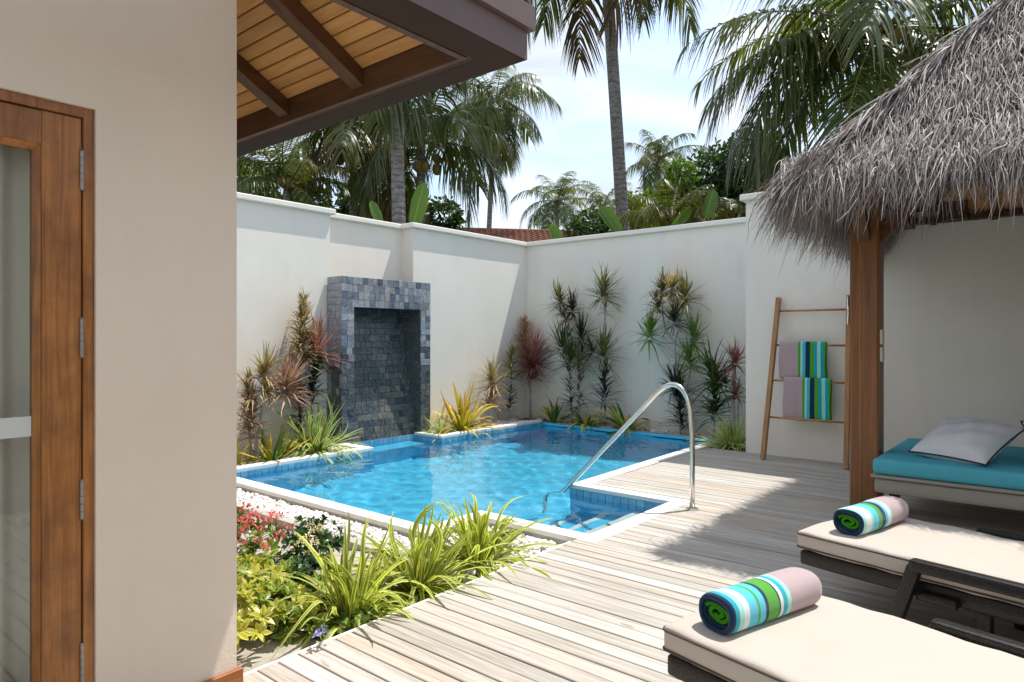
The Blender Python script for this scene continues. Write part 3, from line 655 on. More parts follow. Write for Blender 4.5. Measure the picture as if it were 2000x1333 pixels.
# ================================================================== HOUSE
HX, HY = -2.34, 1.25
house = empty('villa', (HX, HY, 0), label='beige rendered villa corner with a wooden glazed door and deep eaves', cat='house')
def hb(mb_, name, mat, parent=house, **k):     # meshes are written in world space, shifted to the villa's origin
    mb_.v = [(x - HX, y - HY, z) for x, y, z in mb_.v]; return mb_.build(name, mat, parent, **k)
DY1 = .789; DY0 = -.95; DZ = 2.012
mb = MB(); mb.box(-2.54, HX, DY1, HY, -.2, 3.0); mb.box(-2.54, HX, DY0, DY1, DZ, 3.0); mb.box(-2.54, HX, -3.0, DY0, -.2, 3.0); mb.box(-6.5, -2.54, HY - .2, HY, -.2, 3.0)
hb(mb, 'wall', 'house_plaster')
sk = MB(); sk.bbox(HX + .001, HX + .016, DY1 + .03, HY + .017, 0.002, .096, .003); sk.bbox(-4.2, HX + .0005, HY + .001, HY + .0165, -.05, .0955, .003)
hb(sk, 'skirting_board', 'skirting_wood')
# door frame
fr_ = MB(); fx0, fx1 = -2.47, HX - .012
fr_.box(fx0, fx1, DY1 - .03, DY1 - .0015, 0.002, DZ - .0015); fr_.box(fx0, fx1, DY0 + .002, DY1 - .031, DZ - .03, DZ - .0015)
hb(fr_, 'door_frame', 'door_wood')
# door leaf: origin at the hinge side
LX = HX - .022; LY1 = DY1 - .034; LZ = DZ - .034; LY0 = LY1 - .84
door = empty('door', (LX - HX, LY1 - HY, 0)); door.parent = house
def db(mb_, name, mat, **k): mb_.v = [(x - LX, y - LY1, z) for x, y, z in mb_.v]; return mb_.build(name, mat, door, **k)
th = .042
SY = LY1 - .104
mb = MB(); mb.box(LX - th, LX, SY, LY1, .012, LZ); o = db(mb, 'stile', 'door_wood')
mb = MB(); mb.box(LX - th, LX, LY0, LY0 + .104, .012, LZ); o = db(mb, 'stile', 'door_wood')
RZ = LZ - .098
mb = MB(); mb.box(LX - th, LX - .0015, LY0 + .105, SY - .001, RZ, LZ - .001); db(mb, 'rail', 'door_wood')
mb = MB(); mb.box(LX - th, LX - .0015, LY0 + .105, SY - .001, .012, .2); db(mb, 'rail', 'door_wood')
# bevelled glazing bead
def bead(y0, y1, z0, z1, along, name='glazing_bead'):
    mb = MB(); d_ = .018; bx = .022
    if along == 'v':   # on the stile side y1
        mb.add([(LX - .004, y1, z0), (LX - .004, y1, z1), (LX - bx, y1 - d_, z1), (LX - bx, y1 - d_, z0), (LX - th, y1, z0), (LX - th, y1, z1), (LX - th, y1 - d_, z1), (LX - th, y1 - d_, z0)],
               [(0, 1, 2, 3), (3, 2, 6, 7), (4, 7, 6, 5), (0, 4, 5, 1), (1, 5, 6, 2), (0, 3, 7, 4)])
    else:
        mb.add([(LX - .004, y0, z1), (LX - .004, y1, z1), (LX - bx, y1, z1 - d_), (LX - bx, y0, z1 - d_), (LX - th, y0, z1), (LX - th, y1, z1), (LX - th, y1, z1 - d_), (LX - th, y0, z1 - d_)],
               [(0, 3, 2, 1), (3, 7, 6, 2), (4, 5, 6, 7), (0, 1, 5, 4), (0, 4, 7, 3), (1, 2, 6, 5)])
    db(mb, name, 'door_wood')
bead(0, SY - .001, .2, RZ, 'v'); bead(LY0 + .105, SY - .001, 0, RZ - .0005, 'h')
mb = MB(); mb.box(LX - .031, LX - .026, LY0 + .106, SY - .019, .2, RZ - .018); db(mb, 'pane', 'glass')
mb = MB(); mb.box(LX - .0255, LX - .0250, LY0 + .107, SY - .0195, 1.006, 1.066); db(mb, 'frosted_band', 'frost_film')
for zc in (1.82, 1.30, .797, .29):
    hg = MB(); yh = LY1 + .002
    for k in range(5): hg.tube([(LX + .004, yh, zc - .058 + k * .0235), (LX + .004, yh, zc - .058 + k * .0235 + .0222)], .0068, 12)
    hg.tube([(LX + .004, yh, zc - .063), (LX + .004, yh, zc - .058)], [.004, .0075], 12); hg.tube([(LX + .004, yh, zc + .0592), (LX + .004, yh, zc + .064)], [.0075, .004], 12)
    db(hg, 'hinge', 'hinge_steel', smooth=False)
# curtain behind the glass
ys = np.linspace(-.3, .70, 140); zs = np.linspace(.02, 2.2, 6)
Yc, Zc = np.meshgrid(ys, zs, indexing='ij'); Xc = -2.485 + .042 * np.sin(Yc * 48) + .014 * np.sin(Yc * 21 + 1.) + .004 * np.sin(Zc * 4 + Yc * 9)
V = np.stack([Xc + 2.47, Yc - .2, Zc], -1).reshape(-1, 3); n = len(zs); i = (np.arange(len(ys) - 1)[:, None] * n + np.arange(n - 1)[None]).ravel()
cu = link('curtain', np_mesh('curtain', V, np.stack([i, i + n, i + n + 1, i + 1], 1), 'curtain_cloth'), None, (-2.47, .2, 0)); md = cu.modifiers.new('solid', 'SOLIDIFY'); md.thickness = .003
tag(cu, 'pale pleated curtain hanging behind the door glass', 'curtain')
mb = MB(); mb.box(-5.5, -5.4, -3, 1.04, -.1, 2.9); mb.box(-5.4, -2.545, -3, 1.04, 2.6, 2.65); mb.box(-5.4, -2.545, -3, 1.04, -.1, -.02)
hb(mb, 'room_lining', 'house_plaster')
# eaves
EX, EY, EZ = -1.58, 1.997, 2.35; IX, IY = -1.735, 1.862
mb = MB()
mb.prism([(EX, EY), (-7.1, EY), (-7.1, IY), (IX, IY), (IX, -3.0), (EX, -3.0)], EZ, EZ + .11)
o = hb(mb, 'fascia', ['fascia_paint'])
mb = MB(); q = .022
mb.prism([(EX + q, EY + q), (-7.1, EY + q), (-7.1, IY + .01), (IX + .01, IY + .01), (IX + .01, -3.0), (EX + q, -3.0)], EZ + .111, EZ + .20)
hb(mb, 'gutter', 'fascia_paint')
mb = MB(); mb.prism([(EX - .006, EY - .006), (-7.09, EY - .006), (-7.09, IY + .006), (IX + .006, IY + .006), (IX + .006, -2.99), (EX - .006, -2.99)], EZ - .003, EZ - .0005); hb(mb, 'fascia_underside', 'fascia_under')
mb = MB(); mb.box(-7.0, IX - .001, IY - .03, IY - .001, EZ + .004, EZ + .112); hb(mb, 'wall_plate', 'beam_wood')
mb = MB(); mb.box(IX - .03, IX - .001, -2.9, IY - .031, EZ - .006, EZ + .03); hb(mb, 'verge_strip', 'beam_wood')
SL = .55; ang = math.atan(SL); zb0 = EZ + .112
def soff(y, dz=0.): return zb0 + SL * (IY - .03 - y) + dz
cy_, sy_ = math.cos(ang), math.sin(ang)
k = 0; y = IY - .03; BW = .060
while y > .0:
    o = MB().bbox(0, 5.2, -BW / 2 + .0025, BW / 2 - .0025, 0, .016, .0)
    # board underside faces down: build with its face at z=0, thickness upward
    ym = y - BW * cy_ / 2; o = MB(); g_ = .002
    o.add([(0, -BW / 2 + g_, .004), (5.2, -BW / 2 + g_, .004), (5.2, BW / 2 - g_, .004), (0, BW / 2 - g_, .004), (0, -BW / 2 + g_ + .004, 0), (5.2, -BW / 2 + g_ + .004, 0), (5.2, BW / 2 - g_ - .004, 0), (0, BW / 2 - g_ - .004, 0),
           (0, -BW / 2 + g_, .016), (5.2, -BW / 2 + g_, .016), (5.2, BW / 2 - g_, .016), (0, BW / 2 - g_, .016)],
          [(7, 6, 5, 4), (0, 4, 5, 1), (1, 5, 6, 2), (2, 6, 7, 3), (3, 7, 4, 0), (0, 1, 9, 8), (1, 2, 10, 9), (2, 3, 11, 10), (3, 0, 8, 11), (8, 9, 10, 11)])
    ob = o.build('soffit_board', 'soffit_wood', house, (IX - 5.202 - HX, ym - HY, soff(ym)), (-ang, 0, 0)); y -= BW * cy_; k += 1
for x in (-2.97, -2.39, -1.80, -3.55, -4.13, -4.71):
    ya, yb = IY - .032, .1
    mb = MB(); w = .038
    mb.add([(x - w, ya, soff(ya) - .075 * 1.0), (x + w, ya, soff(ya) - .075), (x + w, ya, soff(ya) - .002), (x - w, ya, soff(ya) - .002), (x - w, yb, soff(yb) - .095), (x + w, yb, soff(yb) - .095), (x + w, yb, soff(yb) - .002), (x - w, yb, soff(yb) - .002)],
           [(0, 1, 2, 3), (7, 6, 5, 4), (0, 4, 5, 1), (1, 5, 6, 2), (2, 6, 7, 3), (3, 7, 4, 0)])
    hb(mb, 'rafter', 'rafter_wood')
mb = MB(); mb.add([(-7.1, EY + .01, EZ + .205), (EX + .01, EY + .01, EZ + .205), (EX + .01, -1.6, EZ + .205 + SL * 3.4), (-7.1, -1.6, EZ + .205 + SL * 3.4), (-7.1, EY + .01, EZ + .235), (EX + .01, EY + .01, EZ + .235), (EX + .01, -1.6, EZ + .235 + SL * 3.4), (-7.1, -1.6, EZ + .235 + SL * 3.4)],
                  [(3, 2, 1, 0), (4, 5, 6, 7), (0, 1, 5, 4), (1, 2, 6, 5), (2, 3, 7, 6), (3, 0, 4, 7)]); hb(mb, 'roof', 'roof_top')

# ================================================================== PAVILION
PX0, PX1, PY0, PY1 = -1.296, -1.098, 5.60, 5.80
pav = empty('pavilion', (PX0, PY0, 0), label='open pavilion with shaggy grey thatched roof and square timber posts', cat='pavilion')
def pb(mb_, name, mat, parent=pav, **k): mb_.v = [(x - PX0, y - PY0, z) for x, y, z in mb_.v]; return mb_.build(name, mat, parent, **k)
for (x, y) in ((PX0, PY0), (1.45, PY0), (PX0, 7.25), (1.45, 7.25)):
    if y > 7 and x < 0: continue
    mb = MB(); c = .012; w = PX1 - PX0
    mb.prism([(x + c, y), (x + w - c, y), (x + w, y + c), (x + w, y + w - c), (x + w - c, y + w), (x + c, y + w), (x, y + w - c), (x, y + c)], 0.0005, 2.42)
    o = pb(mb, 'post', 'post_wood')
    if x < 0:
        mb = MB(); mb.box(x + .0695, x + .0725, y - .0012, y + .0, 0.001, 2.3); o2 = pb(mb, 'joint_groove', 'ladder_wood')
for (a, b, w, h) in (((PX0 - .25, PY0 + .1, 2.47), (1.69, PY0 + .1, 2.47), .12, .12), ((PX0 - .25, 7.50, 2.415), (1.69, 7.50, 2.415), .10, .05), ((PX0 + .1, PY0 - .3, 2.4), (PX0 + .1, 7.5, 2.4), .10, .10), ((1.55, PY0 + .2, 2.4), (1.55, 7.24, 2.4), .1, .1)):
    pb(MB().bar(a, b, w, h), 'beam', 'rafter_wood')
pb(MB().bar((PX1 - .01, PY0 + .1, 2.05), (PX1 + .33, PY0 + .1, 2.42), .07, .09, (0, 1, 0)), 'brace', 'beam_wood')
pb(MB().bar((PX0 + .1, PY1 - .01, 2.05), (PX0 + .1, PY1 + .33, 2.38), .07, .09, (1, 0, 0)), 'brace', 'beam_wood')
pb(MB().bar((PX0 + .1, PY0 + .01, 2.05), (PX0 + .1, PY0 - .33, 2.38), .07, .09, (1, 0, 0)), 'brace', 'beam_wood')
pb(MB().box(-.93, -.72, 7.38, 7.50, 2.395, 2.56), 'bracket', 'rafter_wood')
# roof body (hip): eave rectangle and ridge
RX0, RX1, RY0, RY1 = -1.42, 2.9, 4.62, 7.80; RE = 2.34; hip = (RY1 - RY0) / 2; RID = RE + hip * 1.14
def roof_body(dz, nm, mat, inset=0.):
    x0, x1, y0, y1 = RX0 + inset, RX1 - inset, RY0 + inset, RY1 - inset; ym = (y0 + y1) / 2
    return pb(MB().add([(x0, y0, RE + dz), (x1, y0, RE + dz), (x1, y1, RE + dz), (x0, y1, RE + dz), (x0 + hip, ym, RID + dz), (x1 - hip, ym, RID + dz)],
             [(0, 1, 5, 4), (1, 2, 5), (2, 3, 4, 5), (3, 0, 4)]), nm, mat)
roof_body(0, 'thatch_mat', 'thatch_under'); roof_body(-.06, 'thatch_lining', 'thatch_under', .02)
# boards and rafters under the back slope, seen from the pool
rs_ = (RID - RE) / hip; ra = math.atan(rs_)
for k in range(9):
    yy = 7.485 - k * .075 * math.cos(ra); zz = RE - .24 + (RY1 - yy) * rs_
    x0_ = max(-1.2, RX0 + (RY1 - yy) + .10); MB().box(0, 1.68 - x0_, -.036, .036, 0, .012).build('soffit_board', 'soffit_wood', pav, (x0_ - PX0, yy - PY0, zz), (ra * -1, 0, 0))
for k in range(6):
    x = -1.0 + k * .47; s1_ = min(1.35, x - RX0 - .12); pb(MB().bar((x, 7.52, RE - .275 + .28 * rs_), (x, RY1 - s1_, RE - .275 + s1_ * rs_), .045, .05, (1, 0, 0)), 'rafter', 'beam_wood')
# thatch strands
def thatch():
    parts = []; r = np.random.default_rng(11)
    ym = (RY0 + RY1) / 2
    faces = [((RX0, RY0), (RX1, RY0), (0, 1)), ((RX0, RY1), (RX0, RY0), (1, 0))]     # front, left (origin corner, other corner, inward)
    for fi, (p, q, inn) in enumerate(faces):
        p, q, inn = np.array(p, float), np.array(q, float), np.array(inn, float); ln = np.linalg.norm(q - p); t = (q - p) / ln
        nrow = 30; N = int((4600 if fi == 0 else 3400) * nrow / 10 * (1.0 if fi == 0 else .8))
        u = r.uniform(-.03, ln + .03, N); s = r.uniform(0, 1, N) ** 1.15 * hip * 1.02
        s0 = np.round(s / .11) * .11 + r.normal(0, .02, N); s = np.clip(s0, -.02, hip)
        ok = (u > s - .05) & (u < ln - s + .05) & (u < 3.2); u, s = u[ok], s[ok]; n_ = len(u)
        base = np.zeros((n_, 3)); base[:, :2] = p + t * u[:, None] + inn * s[:, None]; base[:, 2] = RE + s * rs_ + r.uniform(.0, .035, n_)
        d = np.zeros((n_, 3)); d[:, :2] = -inn + t * r.normal(0, .20, n_)[:, None]; d[:, 2] = -rs_ + r.normal(.18, .16, n_)
        parts.append(blades(base, d, r.uniform(.16, .40, n_), r.uniform(.003, .0078, n_), r.uniform(.05, .40, n_), 4, np.array([1., .95, .85, .6, .15]), 0, twist=r.normal(0, 1.2, n_), rs=r, wav=.10))
        # shaggy hanging eave
        for lay, (cnt, lo, hi, off) in enumerate(((3200, .12, .30, .0), (2200, .12, .28, .12), (380, .24, .42, .03)) if fi == 0 else ((3200, .18, .36, .0), (2000, .14, .30, .12), (420, .26, .46, .03))):
            n_ = int(cnt * (1.0 if fi == 0 else .9)); u = r.uniform(-.10, min(ln, 3.2) + .1, n_); clump = .5 + .5 * np.sin(u * 9 + fi) * np.sin(u * 23 + 2)
            base = np.zeros((n_, 3)); base[:, :2] = p + t * u[:, None] + inn * (off + r.uniform(-.06, .10, n_))[:, None]; base[:, 2] = RE + .02 + off * rs_ + r.uniform(-.05, .05, n_)
            d = np.zeros((n_, 3)); d[:, :2] = -inn * (.75 - .5 * r.random(n_))[:, None] + t * r.normal(0, .22, n_)[:, None]; d[:, 2] = -.75 + r.normal(0, .2, n_)
            L = r.uniform(lo, hi, n_) * (.8 + .35 * clump)
            parts.append(blades(base, d, L, r.uniform(.0035, .0085, n_), r.uniform(.1, .55, n_), 5, np.array([.8, 1., .9, .75, .5, .12]), 0, twist=r.normal(0, 1.5, n_), rs=r, wav=.13))
    # hip cover strands
    n_ = 2600; s = r.uniform(-.02, hip, n_); base = np.zeros((n_, 3)); base[:, 0] = RX0 + s + r.normal(0, .03, n_); base[:, 1] = RY0 + s + r.normal(0, .03, n_); base[:, 2] = RE + s * rs_ + r.uniform(.0, .04, n_)
    d = np.stack([r.normal(-.7, .4, n_), r.normal(-.7, .4, n_), -rs_ * .8 + r.normal(0, .2, n_)], 1); parts.append(blades(base, d, r.uniform(.16, .36, n_), r.uniform(.006, .015, n_), r.uniform(.1, .4, n_), 3, np.array([1., .9, .7, .15]), 0, twist=r.normal(0, 1.2, n_), rs=r))
    V, F, U, Q, MI = merge(parts); V = V - np.array([PX0, PY0, 0]); o = link('thatch', np_mesh('thatch', V, F, 'thatch_straw', U, Q, smooth=False), pav); o['kind'] = 'stuff'
thatch()
# small fittings on the post
def fit(zc, label):
    V, F = rbox(.022, .075, .115, .010, 4, 6, 8); o = link('socket_cover', np_mesh('socket_cover', V, F, 'cream_plastic'), None, (PX1 + .0115, PY0 + .06, zc)); tag(o, label, 'socket', 'cream covers on the timber post')
    MB().box(.011, .0125, -.022, .022, -.04, .04).build('rocker', 'cream_plastic', o)
fit(1.305, 'upper cream weatherproof cover on the timber post'); fit(1.175, 'lower cream weatherproof cover on the timber post')
br_ = empty('metal_bracket', (PX0 - .004, PY0 + .06, 1.4), label='slim steel tube bracket on the timber post beside the ladder', cat='bracket')
MB().tube([(-.018, 0, .0), (-.018, 0, .22)], .011, 12).build('tube', 'steel', br_, smooth=True)
for z in (.02, .2): MB().tube([(-.02, 0, z), (.004, 0, z)], .006, 8).build('stud', 'steel', br_)

# ================================================================== FURNITURE
# handrail
A = np.array([-2.201, 4.794, 0.]); B = np.array([-3.515, 4.93, WZ]); hv = (B - A)[:2]; hl = np.linalg.norm(hv); hv = hv / hl
def on_rail_plane(px, py):
    d = ray(px, py); nrm = np.array([-hv[1], hv[0], 0]); t = ((A - C0) @ nrm) / (d @ nrm); return C0 + d * t
prof = [A + np.array([0, 0, .004])] + [np.array([A[0], A[1], z]) for z in (.3, .55)] + [on_rail_plane(*p) for p in ((1348, 800), (1341, 775), (1330, 759), (1318, 752), (1304, 753), (1288, 764), (1270, 782))] + [on_rail_plane(1098, 962)]
dd = prof[-1] - prof[-2]; prof.append(prof[-1] + dd / np.linalg.norm(dd) * .22); prof.append(np.array([prof[-1][0] - .03, prof[-1][1], -.36])); prof.append(np.array([prof[-1][0] - .035, prof[-1][1], -.9]))
def catmull(P, n=6):
    P = [np.array(p, float) for p in P]; out = []
    for i in range(len(P) - 1):
        p0, p1, p2, p3 = P[max(i - 1, 0)], P[i], P[i + 1], P[min(i + 2, len(P) - 1)]
        for k in range(n):
            t = k / n; out.append(.5 * ((2 * p1) + (-p0 + p2) * t + (2 * p0 - 5 * p1 + 4 * p2 - p3) * t * t + (-p0 + 3 * p1 - 3 * p2 + p3) * t ** 3))
    return out + [P[-1]]
rail = empty('handrail', tuple(A), label='curved stainless steel pool handrail rising from the deck into the water', cat='handrail')
pts = prof[:1] + prof[1:3] + catmull(prof[3:10], 5) + prof[10:]
MB().tube([p - A for p in pts], .0195, 16).build('rail_tube', 'steel', rail, smooth=True)
MB().tube([(0, 0, .001), (0, 0, .010), (0, 0, .016)], [.046, .046, .026], 24).build('flange', 'steel', rail)

# leaning ladder
lad = empty('towel_ladder', (-2.10, 7.45, 0), label='wooden towel ladder leaning on the cream wall', cat='ladder')
LB, LT = 7.22, 7.535   # y at foot and at top
zt_ = 1.735
def lad_y(z): return LB + (LT - LB) * z / zt_
for (xb, xt) in ((-2.515, -2.448), (-1.70, -1.742)):
    MB().bar((xb + 2.10, LB - 7.45, 0.012), (xt + 2.10, LT - 7.45 - .02, zt_), .042, .058, (0, -1, .2)).build('rail', 'ladder_wood', lad)
for z in (1.59, 1.22, .842, .452):
    f = z / zt_; xa = -2.515 + (.067) * f; xb = -1.70 - .042 * f
    MB().tube([(xa + 2.10, lad_y(z) - 7.45, z), (xb + 2.10, lad_y(z) - 7.45, z)], .0115, 10).build('rung', 'ladder_wood', lad, smooth=True)
def hang_towel(x0, x1, z, drop_f, drop_b, label, seed):
    """folded towel over a rung: one sheet, thick, draped"""
    r = np.random.default_rng(seed); W = x1 - x0; yr = lad_y(z) - 7.45
    path = []
    for s in np.linspace(drop_f, 0, 22): path.append((-.022 - .006 * (s / drop_f), -s))
    for a in np.linspace(0, math.pi, 9)[1:-1]: path.append((-.022 * math.cos(a), .022 * math.sin(a)))
    for s in np.linspace(0, drop_b, 22): path.append((.022 + .01 * (s / drop_b), -s))
    path = np.array(path); nx = 40; U = np.linspace(0, 1, nx + 1)
    V = []
    for u in U:
        wav = .004 * np.sin(u * 9 + seed) + .003 * np.sin(u * 21 + 2 * seed)
        depth = np.clip(-path[:, 1] / max(drop_f, .1), 0, 1)
        V.append(np.stack([np.full(len(path), u * W) + .004 * np.sin(path[:, 1] * 14 + seed), path[:, 0] + wav * depth * np.sign(path[:, 0]), path[:, 1] + .0 + .004 * np.sin(u * 13) * depth], 1))
    V = np.array(V); n = len(path); V = V.reshape(-1, 3); i = (np.arange(nx)[:, None] * n + np.arange(n - 1)[None]).ravel(); F = np.stack([i, i + 1, i + n + 1, i + n], 1)
    # object space X runs 0..1 across the towel for the stripe ramp
    V[:, 0] /= W
    o = link('striped_towel', np_mesh('striped_towel', V, F, 'hang_stripes'), None, (x0, yr + 7.45, z)); o.scale = (W, 1, 1)
    md = o.modifiers.new('solid', 'SOLIDIFY'); md.thickness = .014; md.offset = 0; md2 = o.modifiers.new('sub', 'SUBSURF'); md2.levels = 1; md2.render_levels = 1
    tag(o, label, 'towel', 'striped towels on the ladder')
hang_towel(-2.412, -1.940, 1.232, .37, .41, 'striped towel folded over the upper rung of the ladder', 1)
hang_towel(-2.348, -1.878, .855, .42, .43, 'striped towel folded over the lower rung of the ladder', 2)

# sun loungers
def make_lounger(loc, label, first):
    t = empty('sun_lounger', loc, R(-12.6), label=label, cat='sun lounger', group='woven sun loungers on the deck')
    L, W = 1.98, .67; zt = .372; th = .09
    # origin: near foot corner on the ground; x along the length, y across
    V, F = rbox(L, W, th, .022, 60, 24, 6, .008, (L / 2, W / 2, zt - th / 2)); r = np.random.default_rng(5)
    V[:, 2] += .004 * np.sin(V[:, 0] * 9 + 1) * np.sin(V[:, 1] * 8) + .0018 * np.sin(V[:, 0] * 23 + V[:, 1] * 14) + .0012 * np.sin(V[:, 0] * 41 - V[:, 1] * 25); V[:, 1] += .004 * np.sin(V[:, 0] * 6 + 2) * (np.abs(V[:, 2] - zt + th / 2) < .03)
    cu = link('mattress', np_mesh('mattress', V, F, 'lounger_fabric'), t)
    def ring(z, off, name):
        rr = .022; pts = []
        for (cx_, cy_, a0) in ((L - rr, W - rr, 0), (rr, W - rr, 90), (rr, rr, 180), (L - rr, rr, 270)):
            for k in range(6): a = R(a0 + 18 * k); pts.append((cx_ + (rr + off) * math.cos(a), cy_ + (rr + off) * math.sin(a), z + .0025 * math.sin(cx_ * 3)))
        pts.append(pts[0]); MB().tube(pts, .0042, 6, cap=False).build(name, 'cushion_piping', cu, smooth=True)
    ring(zt - .014, -.0005, 'piping'); ring(zt - th + .014, -.0005, 'piping')
    # woven frame
    fz1 = zt - th - .004; fz0 = fz1 - .068
    for (x0, x1, y0, y1) in ((.012, L - .01, .012, .062), (.012, L - .01, W - .062, W - .012)):
        V, F = rbox(x1 - x0, y1 - y0, fz1 - fz0, .012, 40, 4, 4, 0, ((x0 + x1) / 2, (y0 + y1) / 2, (fz0 + fz1) / 2)); link('side_rail', np_mesh('side_rail', V, F, 'dark_wicker'), t)
    for (x0, x1) in ((.0125, .062), (L - .06, L - .01)):
        V, F = rbox(x1 - x0, W - .13, fz1 - fz0 - .002, .012, 4, 20, 4, 0, ((x0 + x1) / 2, W / 2, (fz0 + fz1) / 2)); link('end_rail', np_mesh('end_rail', V, F, 'dark_wicker'), t)
    V, F = rbox(L - .14, W - .14, .02, .006, 10, 6, 2, 0, (L / 2, W / 2, fz1 - .012)); link('sling', np_mesh('sling', V, F, 'dark_wicker'), t)
    for (x, y) in ((.75, W - .10), (.75, .10), (1.75, .10), (1.75, W - .10)):
        V, F = rbox(.055, .05, fz0 + .002, .010, 4, 4, 8, 0, (x, y, fz0 / 2)); link('leg', np_mesh('leg', V, F, 'dark_wicker'), t)
    for sy in (-1, 1):
        yy = -.045 if sy < 0 else W + .045; az = .385
        arm = empty('armrest', (0, 0, 0)); arm.parent = t
        # top bar, slanted front leg and rear leg: woven rounded bars
        V, F = rbox(1.02, .055, .05, .012, 40, 6, 6); link('arm_bar', np_mesh('arm_bar', V, F, 'dark_wicker'), arm, (.53 + .51, yy, az - .025))
        ll = math.hypot(.11, az - .03); V, F = rbox(ll, .05, .055, .012, 20, 6, 6)
        link('arm_leg', np_mesh('arm_leg', V, F, 'dark_wicker'), arm, (.53 + .028 - .055, yy, (az - .04) / 2), (0, math.atan2(-(az - .03), -.11) + math.pi, 0)) if False else link('arm_leg', np_mesh('arm_leg', V, F, 'dark_wicker'), arm, (.545 - .05, yy, (az - .02) / 2), (0, -math.atan2(az - .03, .11), 0))
        V, F = rbox(ll, .05, .055, .012, 20, 6, 6); link('arm_leg', np_mesh('arm_leg', V, F, 'dark_wicker'), arm, (1.545 + .05, yy, (az - .02) / 2), (0, math.atan2(az - .03, .11), 0))
        V, F = rbox(.15, .08, .035, .01, 8, 6, 4); link('arm_link', np_mesh('arm_link', V, F, 'dark_wicker'), arm, (.62, yy + (.045 if sy < 0 else -.045), fz0 + .02))
    return t
make_lounger((-1.02, 1.985, 0), 'sun lounger nearest the camera with beige mattress on a dark woven frame', True)
make_lounger((-1.018, 3.372, 0), 'sun lounger beside the pavilion post with beige mattress and woven armrest', False)

# rolled towels
def roll(loc, rz, L, a, b, mat, label, turns=2.6):
    t = empty('rolled_towel', loc, rz, label=label, cat='towel', group='rolled towels on the loungers')
    # outer skin: super-ellipse barrel, x runs 0..1 along its axis
    nx, na = 40, 48; V = []
    for i in range(nx + 1):
        u = i / nx; rnd = 1 - .10 * (max(0, abs(u - .5) - .42) / .08) ** 2.5
        for k in range(na):
            an = 2 * math.pi * k / na; ce, se = math.cos(an), math.sin(an); ex = .86
            yy = a * rnd * math.copysign(abs(ce) ** ex, ce); zz = b * rnd * math.copysign(abs(se) ** ex, se)
            zz = max(zz, -b * .93) + b * .93; V.append((u, yy * (1 + .02 * math.sin(u * 9 + an)), zz * (1 + .02 * math.sin(u * 7 + 1 + an * 2))))
    V = np.array(V); i = (np.arange(nx)[:, None] * na + np.arange(na)[None]); j = (np.arange(nx)[:, None] * na + (np.arange(na)[None] + 1) % na)
    F = np.stack([i.ravel(), j.ravel(), (j + na).ravel(), (i + na).ravel()], 1)
    o = link('towel_wrap', np_mesh('towel_wrap', V, F, mat), t); o.scale = (L, 1, 1); md = o.modifiers.new('solid', 'SOLIDIFY'); md.thickness = .012; md.offset = -1
    # spiral layers seen at the ends
    def spiral(f0, f1, tn, mat_, ph, name, thick, inset):
        n = 60; P = []
        for k in range(n + 1):
            s = k / n; f = f0 + (f1 - f0) * s; an = ph + 2 * math.pi * tn * s
            P.append((a * f * math.cos(an) * (1 + .16 * math.sin(an * 2.1 + 1)), b * .93 + b * .92 * f * math.sin(an) * (1 + .14 * math.sin(an * 1.7 + 2))))
        V = []
        for x in (inset, L - inset):
            for p in P: V.append((x, p[0], p[1]))
        V = np.array(V); i = np.arange(n); F = np.stack([i, i + 1, i + n + 2, i + n + 1], 1)
        o = link(name, np_mesh(name, V, F, mat_), t); md = o.modifiers.new('solid', 'SOLIDIFY'); md.thickness = thick; md.offset = 0
        md = o.modifiers.new('bev', 'BEVEL'); md.width = thick * .3; md.segments = 2; md.limit_method = 'ANGLE'
    spiral(.80, .62, .95, 'towel_navy', .6, 'inner_layer', .015, .006)
    spiral(.60, .12, 1.9, 'towel_green', .2, 'inner_layer', .0125, .012)
    spiral(.46, .20, 1.0, 'towel_navy', 2.6, 'inner_layer', .006, .018)
def dirz(p, q): return math.atan2(q[1] - p[1], q[0] - p[0])
zt = .374
p, q = onz(1396, 1236, zt), onz(1572, 1174, zt); roll((p[0], p[1], zt), dirz(p, q), .47, .072, .062, 'roll_stripes', 'striped towel rolled up on the lounger nearest the camera')
p, q = onz(1655, 1046, zt), onz(1738, 1018, zt); roll((p[0], p[1], zt), dirz(p, q), .47, .076, .064, 'roll_stripes_b', 'striped towel rolled up on the lounger beside the pavilion')

